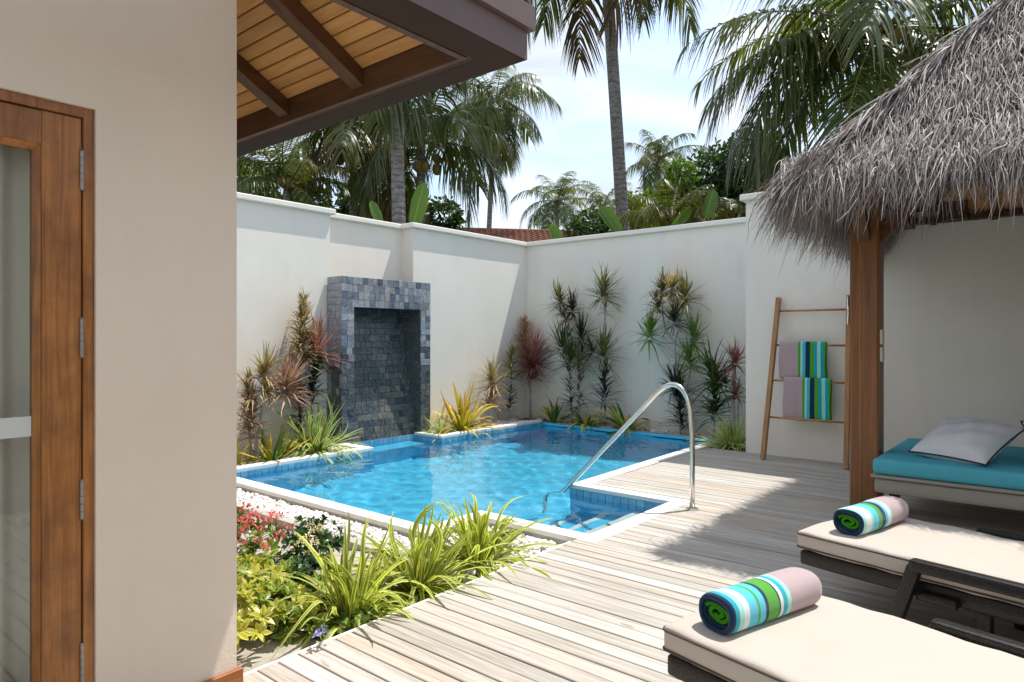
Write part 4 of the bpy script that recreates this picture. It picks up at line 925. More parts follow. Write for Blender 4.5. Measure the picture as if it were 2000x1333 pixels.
# daybed
bed = empty('daybed', (-1.08, 5.30, 0), R(0), label='low woven daybed with a teal mattress under the thatched pavilion', cat='daybed')
V, F = rbox(2.2, 1.32, .11, .03, 40, 30, 6, .006, (1.1, .66, .390)); link('mattress', np_mesh('mattress', V, F, 'teal_fabric'), bed)
V, F = rbox(2.22, 1.34, .022, .008, 30, 20, 3, 0, (1.1, .66, .323)); link('rim', np_mesh('rim', V, F, 'pale_wicker'), bed)
V, F = rbox(2.18, 1.30, .105, .02, 30, 20, 5, 0, (1.1, .66, .258)); link('base', np_mesh('base', V, F, 'pale_wicker'), bed)
for (x, y) in ((.12, .12), (2.05, .12), (.12, 1.2), (2.05, 1.2)): MB().box(x - .03, x + .03, y - .03, y + .03, 0.001, .21).build('leg', 'dark_wicker', bed)
def pillow(name, W, D, T, mat, loc, rot, label, cat='pillow', pip='pillow_piping', group=None):
    n = 30; a = np.linspace(-1, 1, n + 1); A_, B_ = np.meshgrid(a, a, indexing='ij')
    def outline(A_, B_):
        k = 1 - .07 * (1 - A_ ** 2) * np.abs(B_) ** 2; k2 = 1 - .07 * (1 - B_ ** 2) * np.abs(A_) ** 2; return A_ * k2, B_ * k
    Xp, Yp = outline(A_, B_); th_ = T * ((1 - np.abs(A_) ** 2.4) * (1 - np.abs(B_) ** 2.4)) ** .55
    wr_ = .006 * np.sin(A_ * 9 + B_ * 4) * (1 - A_ ** 2) + .005 * np.sin(B_ * 11 - A_ * 5)
    top = np.stack([Xp * W / 2, Yp * D / 2, th_ / 2 + wr_ * (th_ / T)], -1).reshape(-1, 3); bot = np.stack([Xp * W / 2, Yp * D / 2, -th_ / 2], -1).reshape(-1, 3)
    i = (np.arange(n)[:, None] * (n + 1) + np.arange(n)[None]).ravel(); f = np.stack([i, i + n + 1, i + n + 2, i + 1], 1)
    V = np.concatenate([top, bot]); F = np.concatenate([f, f[:, ::-1] + len(top)])
    o = link(name, np_mesh(name, V, F, mat), None, loc, rot); tag(o, label, cat, group)
    bd = [(Xp[i, 0], Yp[i, 0]) for i in range(n + 1)] + [(Xp[n, j], Yp[n, j]) for j in range(1, n + 1)] + [(Xp[i, n], Yp[i, n]) for i in range(n - 1, -1, -1)] + [(Xp[0, j], Yp[0, j]) for j in range(n - 1, -1, -1)]
    if pip: MB().tube([(x * W / 2, y_ * D / 2, 0) for x, y_ in bd], .0055, 6, cap=False).build('piping', pip, o, smooth=True)
    return o
bl = link('bolster', np_mesh('bolster', *rbox(.78, .26, .19, .075, 30, 14, 12, .01), 'bolster_fabric'), None, (.16, 5.62, .535), (R(6), 0, R(3))); tag(bl, 'long teal bolster lying on the daybed', 'bolster')
pillow('pillow', .50, .56, .22, 'pillow_fabric', (-.565, 5.70, .575), (R(21), R(2), R(-20)), 'large white pillow with dark piping leaning on the daybed', group='white pillows on the daybed')
pillow('pillow', .52, .52, .20, 'pillow_fabric', (.02, 5.98, .60), (R(24), R(-4), R(8)), 'white pillow half out of view behind the large one', group='white pillows on the daybed')

# ================================================================== PLANTS
def leaf_obj(name, parts, mats, parent, smooth=True):
    V, F, U, Q, MI = merge(parts); return link(name, np_mesh(name, V, F, mats, U, Q, MI if len(parts) > 1 else None, smooth), parent)
def rosette(c, r, n, mat, parent, seed, axis=(0, 0, 1), spread=(8, 105), wid=.010, droop=.25, name='leaf_rosette', length=None):
    """ball of strap leaves from one point; c relative to parent"""
    q = np.random.default_rng(seed); ax = unit(np.array(axis, float)); s1 = unit(np.cross(ax, [.3, .9, .2])); s2 = np.cross(ax, s1)
    th_ = np.radians(spread[0] + (spread[1] - spread[0]) * q.random(n) ** 1.1); ph = q.uniform(0, 2 * math.pi, n)
    d = ax * np.cos(th_)[:, None] + (s1 * np.cos(ph)[:, None] + s2 * np.sin(ph)[:, None]) * np.sin(th_)[:, None]
    base = np.asarray(c) - ax * (np.degrees(th_) / 105 * r * .35)[:, None] + d * r * .04
    L = r * q.uniform(.5, 1.15, n); V = blades(base, d, L, wid * q.uniform(.6, 1.2, n), droop * q.uniform(.1, 2.6, n) * np.sin(th_), 5, np.array([.7, 1., .95, .75, .45, .05]), .35, rs=q, wav=.07)
    return leaf_obj(name, [V], mat, parent)
def column(p0, p1, r, n, mat, parent, seed, ang=(20, 75), wid=.010, droop=.25, name='leaf_column', taper=.6):
    q = np.random.default_rng(seed); p0, p1 = np.array(p0, float), np.array(p1, float); ax = unit(p1 - p0); s1 = unit(np.cross(ax, [.3, .9, .2])); s2 = np.cross(ax, s1)
    s = q.uniform(0, 1, n); th_ = np.radians(ang[1] + (ang[0] - ang[1]) * s + q.normal(0, 9, n)); ph = q.uniform(0, 2 * math.pi, n)
    d = ax * np.cos(th_)[:, None] + (s1 * np.cos(ph)[:, None] + s2 * np.sin(ph)[:, None]) * np.sin(th_)[:, None]
    base = p0 + (p1 - p0) * s[:, None]; L = r * q.uniform(.75, 1.1, n) * (1 - (1 - taper) * s)
    return leaf_obj(name, [blades(base, d, L, wid * q.uniform(.75, 1.2, n), droop * q.uniform(.1, 2.4, n), 5, np.array([.7, 1., .95, .75, .45, .05]), .35, rs=q, wav=.07)], mat, parent)
SEED = [100]
def ns(): SEED[0] += 1; return SEED[0]
def draco(fix, zoom, base, stems, heads, label, name='dracaena', group='dracaenas against the walls', wid=.024):
    """fix(px,py)->world point; zoom=(ox,oy,scale) for crop coordinates; heads: ('ball',x,y,rpx,n,mat) or ('col',x0,y0,x1,y1,rpx,n,mat)"""
    def W(x, y): return np.array(fix(zoom[0] + x / zoom[2], zoom[1] + y / zoom[2]))
    b = W(*base); b[2] = min(b[2], -.045) if b[2] < .05 else b[2]; b[2] = -.06
    t = empty(name, tuple(b), label=label, cat='plant', group=group)
    dep = (b - C0) @ FW; mpp = dep / FPX / zoom[2]
    jit = np.array([0, 0, 0.])
    for st in stems:
        pts = [W(*p) - b for p in st]; pts[0][2] = min(pts[0][2], .0) if abs(st[0][1] - base[1]) < 60 else pts[0][2]
        pts = catmull(pts, 4) if len(pts) > 2 else pts
        k = len(pts); MB().tube(pts, [.016 - .006 * i / max(1, k - 1) for i in range(k)], 7).build('stem', 'drac_stem', t, smooth=True)
    for h in heads:
        if h[0] == 'ball':
            _, x, y, rp, n_, mat = h; rp = rp * 1.56; n_ = int(n_ * .95); c = W(x, y) - b + rng.normal(0, .03, 3) * np.array([1, 1, 0]); rosette(c, rp * mpp * 1.08, int(n_ * 1.0), mat, t, ns(), (rng.normal(0, .15), rng.normal(0, .15), 1), wid=wid)
        else:
            _, x0, y0, x1, y1, rp, n_, mat = h; rp *= 1.42; n_ = int(n_ * 1.0); column(W(x0, y0) - b, W(x1, y1) - b, rp * mpp * 1.05, n_, mat, t, ns(), wid=wid)
    return t
# back wall, crop origin (900,480) scale 3.173
Z5 = (900, 480, 3.173); bk = lambda yy: (lambda px, py: ony(px, py, yy))
lw = lambda xx: (lambda px, py: onx(px, py, xx))
draco(lw(-6.80), Z5, (180, 1040), [[(180, 1060), (190, 960), (205, 860)]], [('ball', 215, 815, 110, 110, 'drac_gold'), ('col', 180, 1010, 200, 880, 100, 120, 'drac_pink')], 'short tan pink dracaena nearest the fountain at the wall corner')
draco(lw(-6.88), Z5, (300, 1060), [[(300, 1085), (310, 950), (315, 760)]], [('col', 310, 830, 320, 650, 100, 120, 'drac_olive'), ('col', 300, 1040, 310, 880, 80, 50, 'drac_dark')], 'dark olive dracaena between two pink ones in the corner')
draco(bk(8.80), Z5, (425, 1080), [[(425, 1090), (430, 950), (440, 740)], [(440, 1085), (420, 800), (395, 560)]], [('col', 390, 640, 400, 470, 100, 130, 'drac_pink'), ('ball', 455, 690, 130, 170, 'drac_red'), ('col', 430, 850, 450, 700, 120, 120, 'drac_red'), ('col', 415, 760, 400, 620, 90, 70, 'drac_pink')], 'tall reddish dracaena with two stems near the wall corner')
draco(bk(8.72), Z5, (690, 1110), [[(690, 1120), (680, 900), (660, 640), (640, 360)], [(728, 1100), (735, 860), (740, 600)]],
      [('ball', 632, 325, 85, 80, 'drac_olive'), ('ball', 690, 370, 85, 90, 'drac_dark'), ('ball', 645, 430, 75, 60, 'drac_olive'), ('ball', 640, 600, 120, 110, 'drac_green'), ('ball', 745, 545, 95, 80, 'drac_dark'), ('ball', 735, 690, 90, 80, 'drac_olive'), ('ball', 660, 690, 110, 60, 'drac_green'), ('col', 690, 1050, 670, 760, 95, 70, 'drac_dark'), ('col', 732, 1030, 738, 760, 80, 55, 'drac_dark')], 'bushy olive dracaena with many heads on two bare stems')
draco(bk(8.70), Z5, (893, 1060), [[(893, 1075), (895, 800), (893, 480), (894, 300)], [(860, 1060), (880, 900), (893, 720)]],
      [('ball', 893, 275, 105, 120, 'drac_olive'), ('ball', 893, 390, 55, 14, 'drac_olive'), ('ball', 893, 650, 115, 130, 'drac_olive'), ('ball', 815, 640, 60, 40, 'drac_dark'), ('col', 890, 1010, 897, 760, 125, 110, 'drac_dark')], 'tallest single stemmed dracaena with a lone tufted head')
draco(bk(8.70), Z5, (1365, 1195), [[(1365, 1205), (1345, 900), (1328, 600)], [(1328, 600), (1270, 520), (1250, 400), (1245, 260)], [(1328, 600), (1350, 500), (1345, 380), (1340, 250)], [(1328, 600), (1240, 600), (1165, 560)], [(1350, 480), (1375, 400), (1390, 320)], [(1315, 560), (1318, 500), (1320, 450)], [(1328, 610), (1400, 640), (1430, 560)], [(1360, 1000), (1410, 850), (1425, 720)]],
      [('ball', 1245, 255, 85, 90, 'drac_olive'), ('ball', 1340, 255, 85, 90, 'drac_gold'), ('ball', 1390, 300, 100, 100, 'drac_olive'), ('ball', 1222, 365, 75, 70, 'drac_olive'), ('ball', 1320, 445, 90, 90, 'drac_dark'), ('ball', 1160, 530, 110, 80, 'drac_bright'), ('ball', 1430, 555, 105, 80, 'drac_bright'), ('ball', 1425, 700, 105, 85, 'drac_bright'), ('ball', 1345, 850, 115, 100, 'drac_dark'), ('col', 1365, 1150, 1350, 850, 110, 170, 'drac_dark')], 'widely branched dracaena with many green heads behind the handrail')
draco(bk(8.45), Z5, (1570, 1150), [[(1570, 1160), (1572, 900)]], [('col', 1570, 1100, 1575, 780, 140, 190, 'drac_green'), ('ball', 1575, 780, 150, 80, 'drac_green')], 'dense dark green dracaena clump beside the grassy tuft', wid=.030)
draco(bk(8.50), Z5, (1700, 1140), [[(1700, 1150), (1690, 900), (1685, 710)], [(1705, 1150), (1720, 1000), (1722, 910)]], [('ball', 1685, 695, 90, 90, 'drac_red'), ('ball', 1722, 905, 75, 70, 'drac_red'), ('ball', 1640, 840, 60, 30, 'drac_dark')], 'slender red headed dracaena at the end of the back wall')
# fountain wall, crop origin (460,540) scale 3.508
Z6 = (460, 540, 3.508)
draco(lw(-6.80), Z6, (100, 1262), [[(100, 1270), (98, 1000), (96, 800)]], [('col', 100, 1120, 95, 760, 130, 230, 'drac_pink'), ('ball', 95, 780, 110, 50, 'drac_gold')], 'pink bottlebrush shaped dracaena at the villa end of the bed')
draco(lw(-6.75), Z6, (118, 1255), [[(118, 1265), (150, 1100), (200, 820), (225, 690)], [(205, 800), (250, 770), (300, 730)]], [('ball', 225, 650, 130, 120, 'drac_gold'), ('ball', 310, 735, 150, 170, 'drac_pink'), ('ball', 200, 770, 70, 50, 'drac_gold')], 'leaning dracaena with two shaggy pink heads')
draco(lw(-6.95), Z6, (440, 1190), [[(440, 1200), (448, 900), (455, 600), (462, 250)], [(446, 950), (500, 700), (540, 510)]], [('col', 455, 600, 465, 170, 150, 300, 'drac_gold'), ('ball', 545, 490, 170, 150, 'drac_red'), ('col', 520, 880, 555, 570, 140, 150, 'drac_dark'), ('col', 430, 900, 370, 560, 100, 90, 'drac_red'), ('col', 440, 1050, 445, 760, 90, 90, 'drac_dark')], 'tallest dracaena on the fountain wall with a spiky gold top')
# low strap plants: each leaf an object
def strap_plant(name, base, n, r, wid, mats, label, elev=(5, 80), droop=(.25, .9), group=None, seed=0, nvar=10, cat='plant', fold=.35, nseg=9, h=0.):
    r = r * (1.32 if group == BG else 1.0); wid = wid * (1.1 if group == BG else 1.0); n = int(n * (1.25 if group == BG else 1.0))
    q = np.random.default_rng(seed or ns()); t = empty(name, tuple(base), label=label, cat=cat, group=group)
    meshes = {}
    for k in range(n):
        e_ = R(q.uniform(*elev)); ki = (int(math.degrees(e_) // 9), int(q.integers(0, 5)), mats[int(q.integers(0, len(mats)))])
        if ki not in meshes:
            ee = R(ki[0] * 9 + 4.5); L = r * q.uniform(.85, 1.12) * (1 + .18 * math.sin(ee)); dr = q.uniform(*droop) * (.62 + .5 * math.cos(ee))
            prof = np.interp(np.linspace(0, 1, nseg + 1), [0, .2, .55, .85, 1], [.75, 1, .92, .5, .03])
            V = blades(np.zeros((1, 3)), np.array([[math.cos(ee), 0, math.sin(ee)]]), np.array([L]), np.array([wid * q.uniform(.8, 1.15)]), np.array([dr]), nseg, prof, fold, side=np.array([[0, 1., 0]]), twist=np.array([q.normal(0, .6)]), rs=q, wav=.07)
            me = np_mesh('leaf', V[0], V[1], ki[2], V[2], V[3]); meshes[ki] = me
        a = q.uniform(0, 2 * math.pi); rr = q.uniform(0, .035) * (r / .45)
        o = link('leaf', meshes[ki], t, (math.cos(a) * rr, math.sin(a) * rr, h), (q.normal(0, .06), q.normal(0, .06), a)); s = q.uniform(.72, 1.1); o.scale = (s, s, s)
    return t
BG = 'low strap leaved plants along the pool'
LG = 'variegated spider lilies along the deck'
strap_plant('spider_lily', (-2.70, 2.03, -.09), 200, .60, .025, ['lily_leaf'], 'large yellow green striped lily clump nearest the camera', (2, 84), (.35, 1.05), LG, 21)
strap_plant('spider_lily', (-2.74, 2.50, -.09), 190, .62, .026, ['lily_leaf'], 'middle yellow green striped lily clump between two others', (2, 84), (.35, 1.05), LG, 22)
strap_plant('spider_lily', (-2.74, 2.98, -.09), 190, .62, .026, ['lily_leaf'], 'yellow green striped lily clump nearest the pool corner', (2, 84), (.35, 1.0), LG, 23)
BG = 'low strap leaved plants along the pool'
def P5(x, y, yy): p = ony(900 + x / 3.173, 480 + y / 3.173, yy); return (p[0], p[1], -.065)
strap_plant('bromeliad', P5(575, 1110, 8.66), 26, .34, .045, ['brom_green', 'brom_green', 'brom_yellow'], 'green strap plant with upright leaf left of its neighbours by the back wall', (20, 85), (.1, .5), BG, 31)
strap_plant('bromeliad', P5(775, 1110, 8.66), 26, .36, .045, ['brom_green', 'brom_green', 'brom_yellow'], 'green strap plant in the middle of the back bed', (15, 70), (.2, .8), BG, 32)
strap_plant('bromeliad', P5(1020, 1130, 8.66), 30, .46, .045, ['brom_green', 'brom_yellow', 'brom_orange'], 'wide green and orange strap plant behind the handrail', (12, 75), (.2, .75), BG, 33)
strap_plant('bromeliad', P5(260, 1070, 8.60), 12, .28, .03, ['brom_green', 'brom_yellow'], 'small yellowish strap plant under the pink corner dracaenas', (20, 75), (.2, .7), BG, 34)
strap_plant('bromeliad', P5(1440, 1200, 8.62), 12, .20, .03, ['brom_yellow', 'brom_orange'], 'tiny yellow strap plant at the foot of the branched dracaena', (5, 50), (.3, .8), BG, 35)
def P3(x, y, xx): p = onx(440 + x / 3.174, 480 + y / 3.174, xx); return (p[0], p[1], -.06)
strap_plant('bromeliad', P3(1470, 1130, -6.68), 60, .58, .042, ['brom_yellow', 'brom_yellow', 'brom_yellow', 'brom_orange'], 'bright yellow strap plant right beside the slate fountain', (8, 82), (.15, .7), BG, 36)
strap_plant('grass_tuft', P3(1325, 1140, -6.66), 70, .30, .014, ['grass_leaf'], 'pale green grassy tuft between fountain and yellow plant', (20, 88), (.2, 1.0), BG, 37)
strap_plant('bromeliad', P3(290, 1290, -6.62), 34, .34, .030, ['brom_green', 'brom_yellow'], 'small green and yellow strap plant in the pebbles before the fountain wall', (15, 85), (.05, .4), BG, 38)
strap_plant('bromeliad', P3(85, 1270, -6.75), 16, .24, .025, ['brom_yellow'], 'yellow strap leaves at the villa corner of the pebble bed', (15, 75), (.1, .6), BG, 39)
strap_plant('spider_lily', P3(560, 1240, -6.72), 140, .52, .034, ['grass_leaf'], 'dense pale striped lily clump at the foot of the fountain', (10, 88), (.25, .95), BG, 40)
strap_plant('grass_tuft', P5(1680, 1255, 7.90), 260, .36, .019, ['grass_leaf'], 'pale variegated grass tuft at the corner of the ladder wall', (12, 88), (.2, .9), BG, 41)
# leafy shrubs
def shrub(name, base, blobs, nclus, leaf_n, leaf_l, leaf_w, mats, label, flower=None, seed=1, group='flowering shrubs beside the villa', prof=(.2, .85, 1., .6, .05), objs=False):
    """rosettes of broad leaves on twigs; leaf clusters are parts"""
    q = np.random.default_rng(seed); t = empty(name, tuple(base), label=label, cat='shrub', group=group); cl = {}
    tw = MB()
    for (cx_, cy_, cz_, rx, ry, rz_) in blobs:
        for k in range(nclus):
            d = unit(q.normal(size=3)); d[2] = abs(d[2]) * .9 - .15 if q.random() < .8 else d[2]; f = q.uniform(.55, 1.02)
            p = np.array([cx_, cy_, cz_]) + d * np.array([rx, ry, rz_]) * f
            m = mats[int(q.integers(0, len(mats)))]; ki = (m, int(q.integers(0, 6)))
            if ki not in cl:
                n_ = leaf_n; ph = np.arange(n_) * 2.4 + q.uniform(0, 6); el = np.radians(np.linspace(5, 62, n_) + q.normal(0, 8, n_)); dd = np.stack([np.cos(ph) * np.cos(el), np.sin(ph) * np.cos(el), np.sin(el)], 1)
                V = blades(dd * leaf_l * .12, dd, leaf_l * q.uniform(.7, 1.1, n_), leaf_w * q.uniform(.8, 1.15, n_), q.uniform(.05, .35, n_), 4, np.array(prof), .25, rs=q); cl[ki] = np_mesh('leaf_cluster', V[0], V[1], m, V[2], V[3])
            rz2 = q.uniform(0, 6.28); o = link('leaf_cluster', cl[ki], t, tuple(p), None); tl = Vector(tuple(d + np.array([0, 0, .55]))).to_track_quat('Z', 'Y').to_euler(); o.rotation_euler = tl; s = q.uniform(.75, 1.2); o.scale = (s, s, s)
            if q.random() < .4: tw.tube([(cx_ * .6, cy_ * .6, 0), tuple(np.array([cx_, cy_, cz_]) * .6 + p * .3), tuple(p)], [.006, .004, .002], 5)
    if tw.v: tw.build('twig', 'drac_stem', t)
    if flower:
        fm, spots, pr, npet = flower; fc = {}
        for (x, y, z) in spots:
            ki = int(q.integers(0, 4))
            if ki not in fc:
                n_ = npet; d = unit(q.normal(size=(n_, 3))); d[:, 2] = np.abs(d[:, 2]); b_ = d * pr * q.uniform(.6, 1., (n_, 1)); dd = unit(q.normal(size=(n_, 3)) + d * .5)
                V = blades(b_, dd, np.full(n_, pr * .55), np.full(n_, pr * .30), np.zeros(n_), 2, np.array([.5, 1., .3]), 0, rs=q); fc[ki] = np_mesh('flower', V[0], V[1], fm, V[2], V[3])
            o = link('flower', fc[ki], t, (x, y, z), (q.normal(0, .2), q.normal(0, .2), q.uniform(0, 6))); s = q.uniform(.7, 1.2); o.scale = (s, s, s)
    return t
G0 = -.09
def rel(px, py, z, base): return tuple(onz(px, py, z) - np.array(base))
b = (-2.98, 1.66, G0)
shrub('variegated_shrub', b, [(.10, -.12, .14, .20, .20, .14), (.14, .08, .11, .18, .16, .11), (-.18, .08, .16, .24, .18, .14), (-.42, .02, .16, .26, .20, .14)], 56, 9, .060, .024, ['shrub_yellow', 'shrub_yellow', 'shrub_lime'], 'yellow variegated leafy shrub beside the villa corner', seed=51)
b = (-3.95, 2.25, G0); fl = [rel(x, y, z, b) for (x, y, z) in ((478, 1022, .20), (497, 1018, .22), (520, 1030, .2), (508, 1045, .16), (475, 1048, .17), (550, 1036, .12), (470, 1070, .08), (572, 1046, .1), (505, 1066, .08), (488, 1035, .2), (530, 1016, .22), (480, 1005, .25), (545, 1060, .1), (520, 1078, .06), (465, 1030, .22), (540, 1020, .18))]
shrub('red_flowering_shrub', b, [(0, -.06, .12, .32, .22, .14), (-.45, -.1, .15, .35, .22, .16)], 40, 8, .075, .030, ['shrub_green', 'shrub_green', 'shrub_lime'], 'green shrub covered in coral red flower heads by the kerb', ('red_petal', [(x, y, z + .02) for x, y, z in fl], .038, 36), seed=52)
b = (-3.42, 2.32, G0); fl = [rel(x, y, z, b) for (x, y, z) in ((602, 1060, .22), (614, 1048, .26), (580, 1075, .18), (616, 1070, .2), (571, 1083, .16), (625, 1040, .25), (607, 1035, .3), (588, 1066, .2), (600, 1090, .15), (625, 1090, .14))]
shrub('cream_flowering_shrub', b, [(0, -.04, .18, .20, .18, .20), (.12, -.20, .10, .25, .2, .12)], 60, 8, .048, .024, ['shrub_dark', 'shrub_dark', 'shrub_green'], 'dark green shrub dotted with small cream flowers', ('cream_petal', [(x, y, z + .02) for x, y, z in fl], .024, 26), seed=53)
b = (-2.78, 1.86, G0); fl = [rel(628, 1243, .05, b), rel(608, 1090, .02, b)]
shrub('low_leafy_plant', b, [(-.05, -.02, .05, .22, .20, .09), (-.42, .10, .08, .22, .2, .1)], 26, 7, .07, .032, ['shrub_green', 'shrub_lime'], 'low green plant with a violet flower at the deck edge', ('violet_petal', fl, .035, 26), seed=54)
b = (-2.58, 2.02, G0)
shrub('low_leafy_plant', b, [(-.0, .0, .05, .10, .14, .06)], 9, 7, .06, .026, ['shrub_lime'], 'tiny bright green seedling under the nearest lily', seed=55)

# ---- palms
def frond_mesh(key, L, e0, bend, leaf, nl=54, leafl=.75, mat='palm_leaf', hang=.9, seed=0, sway=0.):
    q = np.random.default_rng(seed); n = 26; s = np.linspace(0, 1, n); ang = e0 - bend * s ** 1.25
    dx = np.cos(ang) * L / (n - 1); dz = np.sin(ang) * L / (n - 1); X = np.concatenate([[0], np.cumsum(dx)[:-1]]); Z = np.concatenate([[0], np.cumsum(dz)[:-1]]); Yw = sway * s ** 2 * L
    P = np.stack([X, Yw, Z], 1); parts = []
    tb = tube_np([tuple(p) for p in P[::2]], list(np.interp(s[::2], [0, .15, 1], [.045, .024, .004])), 5); parts.append((*tb, 1))
    t = np.sort(q.uniform(.14, 1.0, nl * 2)); sg = np.where(np.arange(nl * 2) % 2 == 0, 1., -1.)
    bx = np.stack([np.interp(t, s, P[:, k]) for k in range(3)], 1); tn = unit(np.stack([np.interp(t, s, np.gradient(P[:, k])) for k in range(3)], 1)); sd = np.stack([np.zeros_like(t), sg, np.zeros_like(t)], 1)
    up = np.cross(tn, sd) * sg[:, None]
    fw = np.interp(t, [.14, .6, 1], [.35, .6, 1.5]) + q.normal(0, .10, len(t))
    d = unit(sd * 1.0 + tn * fw[:, None] + up * q.normal(.12, .12, len(t))[:, None])
    ll = leafl * np.interp(t, [.14, .3, .6, .85, 1], [.62, 1., .95, .62, .38]) * q.uniform(.85, 1.12, len(t))
    parts.append((*blades(bx, d, ll, q.uniform(.030, .046, len(t)) * leafl / .75, hang * q.uniform(.55, 1.35, len(t)), 4, np.array([.6, 1., .9, .6, .05]), .0, side=np.cross(d, up) + q.normal(0, .15, d.shape), rs=q), 0))
    V, F, U, Q, MI = merge(parts); return np_mesh('frond', V, F, [mat, 'rachis'], U, Q, MI)
_fr = {}
def frond(L, el, seed, mat, leafl, hang, bendf=1.0):
    k = (round(L, 1), int(el // 10), seed % 3, mat, round(leafl, 2), round(hang, 1), round(bendf, 1))
    if k not in _fr:
        e0 = R(int(el // 10) * 10 + 5); q = np.random.default_rng(abs(hash(str(k))) % 99991) if False else np.random.default_rng(int(L * 100) + int(el // 10) * 7 + seed % 3 * 131 + 900)
        _fr[k] = frond_mesh(k, L, e0, R(q.uniform(62, 98)) * bendf, None, 64, leafl, mat, hang, int(q.integers(1e6)), q.uniform(-.12, .12))
    return _fr[k]
def palm(px, py, dep, L, label, trunk_px=None, trunk_r=.14, n=22, lo=-45, hi=82, mat='palm_leaf', leafl=.75, hang=.9, dry=0, nuts=0, seed=1, group='coconut palms beyond the walls', bendf=1.0, az=None, name='coconut_palm', extra=()):
    q = np.random.default_rng(seed); top = at(px, py, dep)
    bp = at(trunk_px if trunk_px else px, CY, dep); base = np.array([bp[0], bp[1], -.16])
    t = empty(name, tuple(base), label=label, cat='palm tree', group=group); tl = top - base
    pts = [tuple(np.array([tl[0] * (f ** 1.25), tl[1] * (f ** 1.25), tl[2] * f])) for f in np.linspace(0, 1, 12)]
    MB().tube(pts, [trunk_r * (1.25 - .25 * min(1, i / 3)) * (1 - .018 * i) for i in range(12)], 14).build('trunk', 'palm_bark', t, smooth=True)
    V, F = rbox(.2 * min(1, L / 2.5), .2 * min(1, L / 2.5), .4, .09 * min(1, L / 2.5), 6, 6, 8); link('crown_shaft', np_mesh('crown_shaft', V, F, 'palm_fibre'), t, tuple(tl + np.array([0, 0, -.02])))
    for k in range(n):
        el = lo + (hi - lo) * ((k + .5) / n) ** .85 + q.normal(0, 5); a = k * 2.39996 + q.normal(0, .2) if az is None else az[0] + (az[1] - az[0]) * q.random()
        m = mat if not (dry and k < dry) else 'palm_leaf_dry'
        if mat == 'palm_leaf' and m == mat and q.random() < .16: m = 'palm_leaf_yellow'
        o = link('frond', frond(L, el, int(q.integers(0, 30)), m, leafl, hang, bendf), t, tuple(tl + np.array([math.cos(a) * .1, math.sin(a) * .1, .12])), (q.normal(0, .14), 0, a)); s = q.uniform(.86, 1.08); o.scale = (s, s, s)
    for (el, a, m) in extra:
        o = link('frond', frond(L, el, 1, m, leafl, hang, bendf), t, tuple(tl), (0, 0, a))
    for k in range(nuts):
        a = toward + q.normal(0, .8); V, F = rbox(.2, .2, .25, .095, 6, 6, 6); link('coconut', np_mesh('coconut', V, F, 'coconut_husk'), t, tuple(tl + np.array([math.cos(a) * q.uniform(.25, .5), math.sin(a) * q.uniform(.25, .5), -.12 - q.uniform(0, .5)])), (q.normal(0, .4), q.normal(0, .4), 0))
    return t
toward = math.atan2(-FW[1], -FW[0]); leftd = math.atan2(-RT[1], -RT[0])
palm(1176, -165, 16.0, 3.4, 'tall palm with slender leaning trunk rising in the middle of the sky', 1232, .165, 28, -48, 80, leafl=.85, hang=1.0, dry=3, seed=61)
palm(770, 60, 12.6, 2.1, 'palm whose thick grey trunk stands right behind the fountain wall', 786, .145, 13, -50, 75, leafl=.7, hang=1.05, seed=62)
palm(822, 288, 15.5, 2.4, 'low spreading palm with drooping fronds behind the fountain', 822, .12, 16, -30, 80, leafl=.75, hang=1.05, nuts=6, seed=63)
palm(690, 285, 16.5, 2.6, 'dense palm with brownish hanging fronds left of the thick trunk', 690, .12, 16, -40, 80, leafl=.75, hang=1.05, dry=5, nuts=5, seed=64)
palm(560, 375, 14.5, 1.7, 'bushy low palm just above the villa end of the wall', 560, .09, 16, -10, 82, leafl=.48, hang=.8, seed=65)
palm(968, 205, 26, 2.6, 'distant slim palm with a thin dark trunk and drooping crown', 944, .11, 24, -72, 72, leafl=.72, hang=1.2, seed=66)
palm(1088, 398, 32, 2.2, 'small distant palm with grey fronds near the red roof', 1088, .13, 20, -45, 80, leafl=.55, hang=.8, seed=67)
palm(1176, 408, 40, 2.3, 'far palm half hidden behind the leaning trunk', 1176, .13, 16, -30, 80, leafl=.6, seed=68)
palm(1286, 318, 25, 1.7, 'small round palm standing above the green trees', 1286, .12, 17, -35, 82, leafl=.48, seed=69)
palm(1728, 70, 12.0, 3.75, 'big palm with coconuts spreading over the thatched roof', 1728, .16, 24, -45, 55, leafl=.85, hang=1.0, nuts=22, seed=71, extra=((28, leftd, 'palm_leaf_yellow'), (8, leftd + .25, 'palm_leaf'), (-8, leftd - .3, 'palm_leaf'), (15, leftd - .2, 'palm_leaf'), (-22, leftd + .1, 'palm_leaf'), (38, leftd + .5, 'palm_leaf'), (-35, toward - .5, 'palm_leaf_yellow'), (-15, toward + .9, 'palm_leaf')))
palm(1310, 438, 14, 1.2, 'young yellow green palm peeping over the back wall', 1310, .06, 12, 10, 80, mat='palm_leaf_yellow', leafl=.4, seed=72)
palm(1430, 428, 13, 1.1, 'young palm with yellowish fronds beside the banana leaves', 1430, .05, 9, 0, 75, mat='palm_leaf_yellow', leafl=.36, seed=73)
